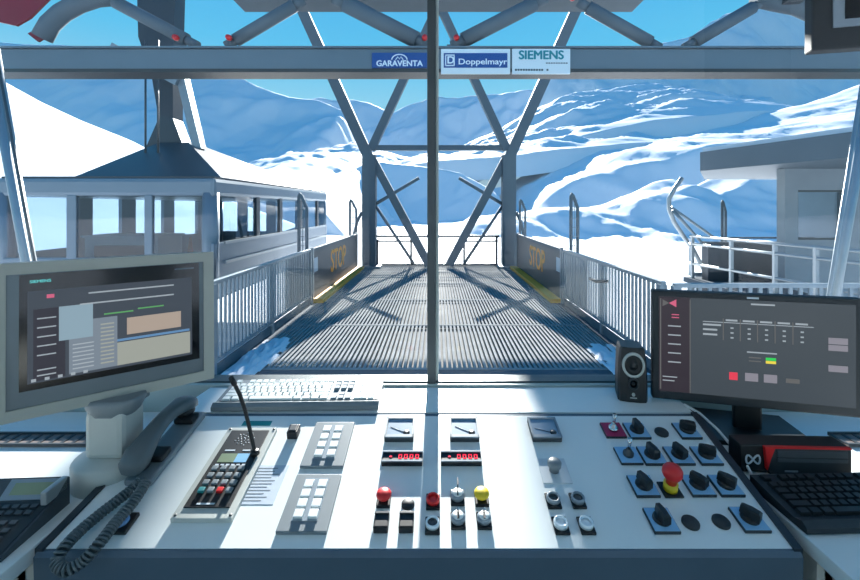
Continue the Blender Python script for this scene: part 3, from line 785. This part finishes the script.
MB().tube([pts[-1], pts[-1].lerp(tip, .15), tip], [.0045, .006, .0055], 12).build('microphone_head', M['black'], ic)
MB().lathe([(0, .0125), (.011, .0125), (.009, .02), (0, .021)], 16, T(pts[0].x, pts[0].y, 0)).build('gooseneck_base', M['black'], ic)
# little black box, labels
e = cpart('call_button', 294, 435, 'small black square button box'); MB().box(-.013, .013, -.016, .016, 0, .02, .003).build('body', M['black'], e)
MB().box(-.009, .009, -.011, .011, .02, .0225, .002).build('cap', M['graph'], e)
e = cpart('label_sheet', 265, 484, 'clear sticker with lines of grey print')
MB().box(-.036, .036, -.052, .052, 0, .0006).build('film', M['paper'], e)
mb = MB()
for k in range(11): mb.box(-.030, .006+.024*random.random(), .042-k*.0086, .0442-k*.0086, .0006, .0009)
mb.build('print', M['ink'], e)
e = cpart('sticker', 257, 423.5, 'teal sticker strip'); MB().box(-.037, .037, -.009, .009, 0, .0008).build('film', M['teal'], e)
# rotary switch field
def rotary(x, y, ang, m='skyplate'):
    e = cpart('rotary_switch', x, y); s = .0255
    MB().box(-s, s, -s-.002, s+.002, 0, .006, .001).build('base', M['darkedge'], e)
    MB().box(-s+.0015, s-.0015, -s, s, .006, .0072).build('plate', M[m], e)
    rot = Matrix.Rotation(ang, 4, 'Z')
    mb = MB(); mb.lathe([(0, .0072), (.017, .0072), (.016, .012), (.013, .014), (0, .014)], 20)
    mb.loft([[rot @ Vector((a, b, z)) for a, b in ((-w_, -h_), (w_, -h_), (w_*1.1, 0), (w_*.5, h_), (-w_*.5, h_), (-w_*1.1, 0))] for w_, h_, z in ((.0085, .018, .012), (.0075, .0175, .028), (.0055, .014, .031))], smooth=False)
    mb.build('knob', M['black'], e)
for x, y, a in ((636.5, 432, .1), (686.5, 432, 1.2), (651.5, 457, .2), (678.5, 457, .3), (706, 457, 1.15), (643, 487.5, .3), (697.5, 487, .6), (725.5, 487, .8), (661, 522, .1), (749, 521, .7)): rotary(x, y, a)
def toggle(x, y, m, lab):
    e = cpart('toggle_switch', x, y, lab); s = .0255
    MB().box(-s, s, -s, s, 0, .006, .001).build('base', M['darkedge'], e)
    MB().box(-s+.001, s-.001, -s+.001, s-.001, .006, .0072).build('plate', m, e)
    MB().lathe([(0, .007), (.012, .007), (.012, .013), (.008, .015), (.006, .022), (0, .022)], 16).build('nut', M['graph'] if m != M['magenta'] else M['chrome'], e)
    MB().tube([(0, 0, .02), (.002, .004, .034), (.003, .006, .046)], [.003, .004, .0055], 10).build('lever', M['chrome'], e)
toggle(613, 431.5, M['magenta'], 'toggle switch on a magenta plate'); toggle(628, 457, M['skyplate'], 'toggle switch on a pale blue plate')
for x, y in ((661.5, 433), (690.5, 523.5), (721, 522.5)): dark_round(x, y, .0165)
e = cpart('emergency_stop', 670, 490.5, 'large red mushroom emergency stop on a yellow collar')
MB().box(-.02, .02, -.02, .02, 0, .004, .001).build('base', M['black'], e)
MB().lathe([(0, .004), (.0145, .004), (.0145, .02), (0, .02)], 24).build('collar', M['yellow'], e)
MB().lathe([(0, .02), (.011, .02), (.012, .03), (.017, .036), (.0205, .043), (.02, .052), (.016, .058), (.006, .061), (0, .061)], 28).build('cap', M['red'], e)
# blue-lit button at the handset and handset cradle
e = cpart('push_button', 122, 525, 'square push button with pale blue lens')
MB().box(-.022, .022, -.022, .022, 0, .008, .002).build('holder', M['black'], e)
MB().lathe([(0, .008), (.0145, .008), (.0145, .013), (.011, .016), (0, .0165)], 24).build('lens', M['bluelens'], e)
def ppt(x, y, lift):      # world point above the panel at the pixel of its foot
    return on_panel(x, y)+Vector((0, -math.sin(PA), math.cos(PA)))*lift
# cradle: long grey tray on the panel
cr = part('handset_cradle', con, ppt(172, 445, 0)-CO, (PA, 0, 0), 'grey handset cradle')
dirv = (on_panel(196, 418)-on_panel(146, 480)).normalized(); ang = math.atan2(dirv.x, dirv.y)
rz = Matrix.Rotation(-ang, 4, 'Z')
MB().box(-.03, .03, -.125, .105, 0, .016, .006, rz).build('tray', M['midgrey'], cr)
MB().box(-.025, .025, -.075, -.035, .016, .03, .006, rz).build('cup', M['black'], cr)
MB().box(-.025, .025, .05, .085, .016, .03, .006, rz).build('cup', M['black'], cr)

# handset with coiled cord lying in the cradle
hs = thing('telephone_handset', 'grey telephone handset lying in its cradle on the left of the console', 'handset', ppt(170, 447, .03), (PA, 0, -ang-.02))
def rrect(w_, h_, n=14):
    out = []
    for k in range(n):
        a = 2*math.pi*k/n; c, s_ = math.cos(a), math.sin(a)
        out.append((w_*math.copysign(abs(c)**.6, c), h_*math.copysign(abs(s_)**.6, s_)))
    return out
rings = []
for y, z, w_, h_ in ((-.118, .006, .018, .008), (-.112, .012, .026, .017), (-.085, .02, .029, .021), (-.06, .028, .025, .017), (-.03, .036, .021, .013), (.0, .04, .02, .0125), (.035, .038, .02, .0125), (.065, .031, .023, .015), (.088, .024, .027, .018), (.108, .017, .026, .016), (.116, .012, .018, .009)):
    rings.append([Vector((a-.012, y, z+b)) for a, b in rrect(w_, h_)])
MB().loft(rings).build('body', M['hgrey'], hs)
MB().lathe([(.0, -.004), (.024, -.004), (.024, .012), (0, .012)], 20, T(-.012, -.09, -.0)).build('mouthpiece', M['softblack'], hs)
MB().lathe([(.0, 0), (.023, 0), (.023, .012), (0, .012)], 20, T(-.012, .09, 0)).build('earpiece', M['softblack'], hs)
bpy.context.view_layer.update()
hi_ = hs.matrix_world.inverted()
def above(x, y, k): return P(x, y, 370.6/(y-107)*(1-k))
path = [hi_ @ p for p in (above(143, 478, .035), above(132, 489, .022), above(118, 500, .022), above(100, 514, .022), above(80, 531, .025), above(64, 548, .03), P(57, 562, .80), P(66, 570, .79), P(82, 562, .80), above(98, 545, .035), above(116, 522, .035), above(131, 505, .035), above(140, 492, .035), above(147, 481, .035))]
# smooth path then wind the coil
sm = []
for i in range(len(path)-1):
    p0, p1, p2, p3 = path[max(i-1, 0)], path[i], path[i+1], path[min(i+2, len(path)-1)]
    for k in range(40):
        t_ = k/40.; sm.append(.5*((2*p1)+(p2-p0)*t_+(2*p0-5*p1+4*p2-p3)*t_**2+(3*p1-p0-3*p2+p3)*t_**3))
cum = 0.; coil = []; up = None
for i in range(len(sm)-1):
    d = sm[i+1]-sm[i]; ln = d.length; d.normalize()
    if up is None: up = d.orthogonal().normalized()
    up = (up-d*up.dot(d)).normalized(); sd_ = d.cross(up)
    for k in range(3):
        q = sm[i].lerp(sm[i+1], k/3.); a = (cum+ln*k/3.)/.0068*2*math.pi
        coil.append(q+(up*math.cos(a)+sd_*math.sin(a))*.0085)
    cum += ln
MB().tube(coil, .0027, 5).build('coiled_cord', M['hgrey'], hs)

# ------------------------------------------------------------------ keyboards
ROWS = [(16, [(0, 1)]+[(2+k+(k//4)*.5, 1) for k in range(12)]+[(15.3+k, 1) for k in range(3)]),
        (20, [(k, 1) for k in range(13)]+[(13, 2)]+[(15.3+k, 1) for k in range(3)]+[(18.6+k, 1) for k in range(3)]),
        (20, [(0, 1.5)]+[(1.5+k, 1) for k in range(12)]+[(13.5, 1.5)]+[(15.3+k, 1) for k in range(3)]+[(18.6+k, 1) for k in range(3)]),
        (16, [(0, 1.75)]+[(1.75+k, 1) for k in range(11)]+[(12.75, 2.25)]+[(18.6+k, 1) for k in range(3)]),
        (16, [(0, 2.25)]+[(2.25+k, 1) for k in range(10)]+[(12.25, 2.75)]+[(16.3, 1)]+[(18.6+k, 1) for k in range(3)]),
        (12, [(0, 1.25), (1.25, 1.25), (2.5, 1.25), (3.75, 6.25), (10, 1.25), (11.25, 1.25), (12.5, 1.25), (13.75, 1.25), (15.3, 1), (16.3, 1), (17.3, 1), (18.6, 2), (20.6, 1)])]
def keyboard(label, loc, rz, dark):
    t = thing('keyboard', label, 'keyboard', loc, (0, 0, rz)); wd, dp = .452, .150
    body = M['midgrey'] if not dark else M['softblack']
    tilt = lambda y: .012+.016*(y+dp/2)/dp
    prof = [(-dp/2, .002), (-dp/2, .013), (-dp/2+.012, .021), (-dp/2+.03, tilt(-dp/2+.03)), (dp/2, tilt(dp/2)), (dp/2, .002)]
    MB().loft([[Vector((x, a, b)) for a, b in prof] for x in (-wd/2, -wd/2+.006, wd/2-.006, wd/2)], smooth=False).build('case', body, t)
    if not dark:
        MB().loft([[Vector((x, a, b)) for a, b in ((-dp/2+.032, tilt(-dp/2+.032)), (-dp/2+.032, tilt(-dp/2+.032)+.002), (dp/2-.001, tilt(dp/2)+.002), (dp/2-.001, tilt(dp/2)))] for x in (-wd/2+.008, wd/2-.004)], smooth=False).build('key_bed', M['midgrey'], t)
    cache = {}; u = .01955; total = 0
    for r, (n, keys) in enumerate(ROWS):
        y = dp/2-.016-r*.0182-(.004 if r else 0)
        for x, kw in keys:
            navi = (15.2 < x < 18.4)
            m = M['black'] if dark else (M['bluegrey'] if navi and r > 0 else M['keywhite'])
            key = (kw, m.name)
            if key not in cache:
                mb = MB(); a, b = kw*u/2-.0014, .0076
                mb.loft([[Vector((-a, -b, 0)), Vector((a, -b, 0)), Vector((a, b, 0)), Vector((-a, b, 0))],
                         [Vector((-a+.0015, -b+.0012, .0065)), Vector((a-.0015, -b+.0012, .0065)), Vector((a-.0015, b-.001, .0065)), Vector((-a+.0015, b-.001, .0065))]], smooth=False)
                o = mb.build('key', m, t); cache[key] = o
            else: o = inst(cache[key], t, (0, 0, 0))
            o.location = (-wd/2+.014+(x+kw/2)*u, y, tilt(y)+.001); o.rotation_euler = (math.atan(.016/dp), 0, 0)
            total += 1
    return t
keyboard('white keyed keyboard with grey wrist edge on the console shelf', (-.388, 1.285+.012, 1.445), R(1.5), False)
keyboard('black keyboard on the right-hand worktop', (.932, .945, DZ), R(2), True)

# ------------------------------------------------------------------ monitors
def panel_quads(scr, items, w_, h_, y, prefix):
    groups = {}
    for x0, x1, v0, v1, m, nm in items: groups.setdefault((m.name, nm), [m, []])[1].append((x0, x1, v0, v1))
    for n, ((mn, nm), (m, ls)) in enumerate(groups.items()):
        mb = MB()
        for x0, x1, v0, v1 in ls: mb.box((x0-.5)*w_, (x1-.5)*w_, y-.0004-.00025*n, y, (.5-v1)*h_, (.5-v0)*h_)
        mb.build(nm, m, scr)
ES = {k: emit('screen_'+k, c) for k, c in dict(bg=(58, 66, 76), side=(44, 44, 54), text=(150, 160, 168), win=(128, 152, 166), win2=(112, 124, 136), green=(84, 150, 90), beige=(160, 146, 134), light=(146, 150, 142), blue=(90, 130, 170),
     logo=(196, 90, 120), bg2=(60, 68, 75), side2=(48, 42, 50), btn=(128, 126, 136), grn=(40, 196, 80), yel=(220, 200, 70), dim=(92, 92, 92), red=(214, 60, 80), teal=(90, 190, 190)).items()}
mt = thing('monitor', 'grey framed panel monitor on a thick pedestal on the left worktop', 'monitor', (-.752, 1.053, DZ))
mc = Matrix.Translation((0, 0, 1.717-DZ)) @ Matrix.Rotation(.683, 4, 'Z') @ Matrix.Rotation(-.028, 4, 'X')
def mb_local(): return MB()
def fin(mb, name, m, parent, mtx):
    o = mb.build(name, m, parent); o.data.transform(mtx); return o
w_, h_ = .42, .33
fin(MB().box(-w_/2+.004, w_/2-.004, .012, .075, -h_/2+.004, h_/2-.002, .012), 'rear_housing', M['midgrey'], mt, mc)
fin(MB().box(-w_/2+.002, w_/2-.002, .006, .013, -h_/2+.002, h_/2-.002), 'gasket', M['black'], mt, mc)
mb = MB(); bw = .024
for a in ((-w_/2, w_/2, h_/2-bw, h_/2), (-w_/2, w_/2, -h_/2, -h_/2+bw), (-w_/2, -w_/2+bw, -h_/2+bw, h_/2-bw), (w_/2-bw, w_/2, -h_/2+bw, h_/2-bw)): mb.box(a[0], a[1], -.006, .008, a[2], a[3])
fin(mb, 'front_frame', M['house'], mt, mc)
fin(MB().box(-w_/2+bw, w_/2-bw, -.001, .006, -h_/2+bw, h_/2-bw), 'inner_frame', M['bezel'], mt, mc)
gx0, gx1, gz0, gz1 = -w_/2+.044, w_/2-.034, -h_/2+.058, h_/2-.026
fin(MB().box(gx0, gx1, -.0025, -.001, gz0, gz1), 'screen_glass', M['glassblack'], mt, mc)
sw, sh = gx1-gx0-.03, gz1-gz0-.05
scx, scz = (gx0+gx1)/2-.002, (gz0+gz1)/2-.011
scr = fin(MB().box(-sw/2, sw/2, -.0032, -.0025, -sh/2, sh/2), 'screen', ES['bg'], mt, mc @ T(scx, 0, scz))
it = [(.33, .87, .07, .085, ES['text'], 'screen_text'), (.28, .87, .19, .205, ES['text'], 'screen_text'), (.03, .2, .2, .98, ES['side'], 'sidebar')]
it += [(.05, .15, v, v+.012, ES['text'], 'screen_text') for v in (.3, .4, .5, .6, .7, .86, .92)]
it += [(.02+.07*k, .045+.07*k, .955, .985, ES['text'], 'screen_text') for k in range(5)]
it += [(.1, .14, .05, .09, ES['logo'], 'logo'), (.42, .6, .335, .35, ES['green'], 'green_line'), (.63, .8, .315, .33, ES['green'], 'green_line')]
it += [(.5, .985, .7, .97, ES['light'], 'pale_reflection_field'), (.56, .92, .42, .62, ES['beige'], 'beige_reflection_field'), (.5, .98, .66, .685, ES['blue'], 'blue_line')]  # beige and pale fields carry the room's reflection in their colour
it += [(.22, .5, .38, .97, ES['win2'], 'grey_window')]
it += [(.24, .36, .64+k*.045, .652+k*.045, ES['text'], 'window_text') for k in range(7)]+[(.40, .48, .45+k*.045, .465+k*.045, ES['light'], 'window_text') for k in range(11)]
it += [(.165, .355, .2, .58, ES['win'], 'pale_window')]
def quads_m(scr, items, w_, h_, mtx):
    groups = {}
    for x0, x1, v0, v1, m, nm in items: groups.setdefault((m.name, nm), [m, []])[1].append((x0, x1, v0, v1))
    order = ['sidebar', 'pale_reflection_field', 'beige_reflection_field', 'grey_window', 'pale_window']
    n = 0
    for (mn, nm), (m, ls) in sorted(groups.items(), key=lambda q: order.index(q[0][1]) if q[0][1] in order else 9):
        n += 1; one = nm in ('screen_button', 'screen_text')
        for grp in ([[q] for q in ls] if one else [ls]):
            mb = MB()
            for x0, x1, v0, v1 in grp: mb.box((x0-.5)*w_, (x1-.5)*w_, -.0034-.0002*n, -.0032, (.5-v1)*h_, (.5-v0)*h_)
            fin(mb, nm, m, scr, mtx)
quads_m(scr, it, sw, sh, mc @ T(scx, 0, scz))
text('SIEMENS', .0085, ES['teal'], mt, 'brand_lettering', mc @ T(gx0+.034, -.003, gz1-.016) @ UPR, .0003, .0002, 1.1)
fin(MB().box(gx1-.055, gx1-.012, -.003, -.0025, gz1-.014, gz1-.011), 'model_marking', M['ink'], mt, mc)
mb = MB()
prof = [(0, .0), (.084, .0), (.084, .05), (.078, .056), (.05, .06), (.042, .062)]
mb.lathe(prof+[(0, .062)], 28).build('pedestal_foot', M['lgrey'], mt)
MB().box(-.043, .043, -.04, .04, .06, .165, .012).build('pedestal_column', M['lgrey'], mt)
MB().loft([[Vector((a, b, z)) for a, b in rrect(r1, r2)] for r1, r2, z in ((.044, .04, .15), (.052, .042, .165), (.06, .045, .182), (.06, .04, .19))]).build('pedestal_joint', M['midgrey'], mt)
MB().box(-.03, .035, .03, .07, .16, .3).build('pedestal_arm', M['midgrey'], mt)

mt = thing('monitor', 'black widescreen monitor with table of values on the right worktop', 'monitor', (.861, 1.227, DZ)); yaw = -.2505
mc = Matrix.Translation((0, 0, 1.607-DZ)) @ Matrix.Rotation(yaw, 4, 'Z')
w_, h_ = .503, .31
fin(MB().box(-w_/2, w_/2, 0, .03, -h_/2, h_/2, .005), 'case', M['softblack'], mt, mc)
fin(MB().box(-.16, .16, .03, .055, -.11, .11, .01), 'rear_bulge', M['black'], mt, mc)
sw, sh = w_-.034, h_-.042
scr = fin(MB().box(-sw/2, sw/2, -.001, 0, -sh/2, sh/2), 'screen', ES['bg2'], mt, mc @ T(0, 0, .004))
it = [(.0, .17, .0, 1, ES['side2'], 'sidebar'), (.005, .012, .02, .98, ES['dim'], 'rule'), (.168, .173, .02, 1, ES['dim'], 'rule')]
it += [(.05, .12, v, v+.012, ES['text'], 'screen_text') for v in (.3, .395, .49, .585, .68)]+[(.02, .1, .84, .85, ES['text'], 'screen_text'), (.02, .085, .88, .89, ES['text'], 'screen_text')]
it += [(.07, .11, .18, .19, ES['logo'], 'red_text'), (.07, .11, .21, .22, ES['logo'], 'red_text')]
it += [(.49, .61, .03, .045, ES['text'], 'screen_text'), (.24, .8, .235, .242, ES['text'], 'screen_text')]
for k in range(5):
    it += [(.345+k*.088, .349+k*.088, .2, .42, ES['dim'], 'table_rule'), (.36+k*.088, .42+k*.088, .205, .222, ES['text'], 'screen_text')]
    it += [(.385+k*.088, .40+k*.088, v, v+.014, ES['text'], 'screen_text') for v in (.285, .335, .385)]
it += [(.24, .335-.02*(k > 0), v, v+.018, ES['text'], 'screen_text') for k, v in enumerate((.26, .31, .36))]
it += [(.47, .62, .52, .532, ES['text'], 'screen_text'), (.48, .54, .575, .585, ES['dim'], 'screen_text'), (.48, .54, .61, .62, ES['dim'], 'screen_text'),
       (.565, .615, .57, .597, ES['grn'], 'green_field'), (.565, .615, .602, .628, ES['yel'], 'yellow_field')]
it += [(.46, .525, .74, .82, ES['btn'], 'screen_button'), (.555, .62, .74, .82, ES['btn'], 'screen_button'), (.665, .73, .765, .805, ES['dim'], 'screen_button'),
       (.87, .96, .33, .39, ES['btn'], 'screen_button'), (.87, .96, .40, .455, ES['btn'], 'screen_button'), (.87, .96, .6, .66, ES['btn'], 'screen_button'), (.378, .42, .745, .82, ES['red'], 'stop_icon')]
def quads_r():
    global mc
    quads_m(scr, it, sw, sh, mc @ T(0, .0022, .004))
quads_r()
mb = MB()
for pl, mm in ((((.02, .03), (.055, .065), (.02, .1)), 0), (((.095, .025), (.095, .105), (.055, .065)), 1)):
    q = [Vector(((a-.5)*sw, 0, (.5-b)*sh+.004)) for a, b in pl]
    mb.use(ES['dim'] if mm == 0 else ES['logo']); mb.loft([[v+Vector((0, -.0022, 0)) for v in q], [v+Vector((0, -.001, 0)) for v in q]], smooth=False)
fin(mb, 'logo', None, scr, mc)
fin(MB().box(-.014, .014, -.0012, 0, h_/2-.013, h_/2-.008), 'brand_mark', M['pale'], mt, mc)
fin(MB().box(-.035, .035, .03, .05, -.23, -.05, .005), 'stand_neck', M['black'], mt, mc)
fin(MB().prism([(-.13, -.09), (.13, -.09), (.14, -.05), (.12, .11), (-.12, .11), (-.14, -.05)], 0, .012, T(0, .03, 0)), 'stand_base', M['black'], mt, Matrix.Rotation(yaw, 4, 'Z'))

# hanging monitor at the upper right
t = thing('hanging_monitor', 'dark framed monitor hanging from the ceiling at the upper right', 'monitor', P(878, 0, 1.15))
o = Vector(t.location); a = P(822, 46, 1.15)-o
q = Matrix.Rotation(R(-14), 4, 'Z')
fin(MB().box(a.x, .22, 0, .04, a.z, .32, .005), 'case', M['softblack'], t, q)
fin(MB().box(a.x+.045, .2, -.004, 0, a.z+.055, .3), 'inner_frame', M['bluegrey'], t, q)
fin(MB().box(a.x+.07, .19, -.006, -.004, a.z+.075, .29), 'screen', M['glassblack'], t, q)
fin(MB().box(.0, .06, .02, .06, .3, 2.9-o.z), 'hanger', M['graph'], t, q)

# ------------------------------------------------------------------ speaker, computer, phone, cable
t = thing('speaker', 'small black desktop speaker standing on the console shelf', 'speaker', (on_z(637, 403, 1.445).x, 1.315, 1.445), (0, 0, R(-13))); t.scale = (.82, .9, .97)
sh_ = [(-.049, -.045), (.049, -.045), (.045, .05), (-.045, .05)]
mb = MB(); rings = []
for z, k, yo in ((0, .98, 0), (.006, 1.0, 0), (.06, 1.0, .002), (.12, .93, .006), (.15, .84, .01), (.157, .74, .012)):
    rings.append([Vector((x*k, y*.92+yo, z)) for x, y in ((-.049, -.03), (-.043, -.042), (-.02, -.047), (.02, -.047), (.043, -.042), (.049, -.03), (.046, .045), (-.046, .045))])
mb.loft(rings, smooth=False).build('cabinet', M['black'], t)
cy = Matrix.Rotation(R(90), 4, 'X')
def disc(z, prof, nm, m, y=-.040): return MB().lathe(prof, 30, T(0, y, z) @ cy).build(nm, m, t)
disc(.109, [(.029, 0), (.037, 0), (.037, .006), (.033, .008), (.029, .006)], 'driver_ring', M['lgrey'])
disc(.109, [(0, .0), (.029, .0), (.029, .005), (.02, .002), (.012, .001), (.011, .006), (.006, .009), (0, .0095)], 'driver_cone', M['black'])
disc(.055, [(.011, 0), (.018, 0), (.018, .008), (.014, .010), (.011, .004)], 'port_ring', M['softblack'], -.041)
disc(.055, [(0, 0), (.011, 0), (.011, .003), (0, .003)], 'port', M['glassblack'], -.041)
MB().lathe([(0, 0), (.0055, 0), (.0055, .001), (0, .001)], 14, T(0, -.0435, .023) @ cy).box(-.011, .011, -.0447, -.0435, .012, .015).build('brand_mark', M['lgrey'], t)

t = thing('computer', 'small flat black desktop computer with red trim under the right monitor', 'computer', (on_z(800, 475, DZ).x, 1.0, DZ), (0, 0, R(-2)))
t.location = (P(797, 0, 1.055).x, 1.06, DZ)
MB().box(-.125, .122, 0, .05, .004, .068, .003).build('case', M['black'], t)
MB().box(-.065, .122, -.008, 0, .004, .064, .002).build('front_cover', M['softblack'], t)
mb = MB()
for z0, z1 in ((.034, .042), (.045, .06)): mb.box(-.048, .112, -.011, -.008, z0, z1, .001)
mb.build('drive_bay', M['graph'], t)
mb = MB(); mb.loft([[Vector((a, y, b)) for a, b in ((-.075, .066), (-.052, .066), (-.062, .04), (-.07, .014))] for y in (-.0095, 0)], smooth=False)
mb.box(-.075, .122, -.0085, 0, .064, .068); tag(mb.build('trim', M['red'], t), 'red trim strip')
mb = MB(); pts = [Vector((-.098+.016*math.sin(a), -.001, .034+.011*math.sin(2*a)*.9)) for a in [2*math.pi*k/40 for k in range(40)]]
mb.tube(pts, .0022, 6, closed=True).build('infinity_mark', M['pale'], t)
MB().box(-.03, .0, -.009, -.008, .010, .014).build('lettering', M['ink'], t)
for x in (-.1, .1): MB().box(x-.01, x+.01, .015, .04, 0, .004).build('foot', M['black'], t)

t = thing('desk_telephone', 'dark office telephone with display at the front of the left worktop', 'telephone', (-.838, .868, DZ), (0, 0, R(3))); t.scale = (.82, .82, .7)
prof = [(-.09, 0), (-.09, .012), (.055, .045), (.1, .085), (.105, .08), (.105, 0)]
MB().loft([[Vector((x, a, b)) for a, b in prof] for x in (-.15, .075)], smooth=False).build('body', M['graph'], t)
ph = Matrix.Translation((0, -.0175, .0285)) @ Matrix.Rotation(math.atan(.033/.145), 4, 'X')
fin(MB().box(-.14, .068, -.07, .072, -.001, .002), 'faceplate', M['softblack'], t, ph)
pd = Matrix.Translation((0, .0775, .065)) @ Matrix.Rotation(math.atan(.04/.045), 4, 'X')
fin(MB().box(-.06, .066, -.026, .026, -.001, .003, .001), 'display_surround', M['bluegrey'], t, pd)
fin(MB().box(-.042, .052, -.014, .016, .003, .0045), 'display', M['lcd'], t, pd)
k0 = None
for i in range(6):
    for j in range(4 if i > 1 else 5):
        m0 = Matrix.Translation((-.04+j*.024, .052-i*.021, .004)) if i > 1 else Matrix.Translation((-.045+j*.022, .056-i*.018, .004))
        p = ph @ m0
        if k0 is None: k0 = MB().box(-.008, .008, -.0055, .0055, -.002, .004, .0015).build('key', M['graph'], t); q = k0
        else: q = k0.copy(); C.objects.link(q)
        q.matrix_local = p
MB().box(.06, .075, .03, .1, .05, .088, .004).build('side_cheek', M['alu'], t)

t = thing('cable', 'pale cable draped over the right end of the console', 'cable', on_z(752, 474, DZ))
o = Vector(t.location)
pts = [P(684, 404, 1.25), P(700, 413, 1.22), P(718, 430, 1.16), P(735, 450, 1.10), P(747, 466, 1.065), on_z(752, 475, DZ+.004)]
pts[0].z = 1.452; pts[1].z = 1.44
MB().tube([p-o for p in pts], .0035, 8).build('cable', M['white'], t)
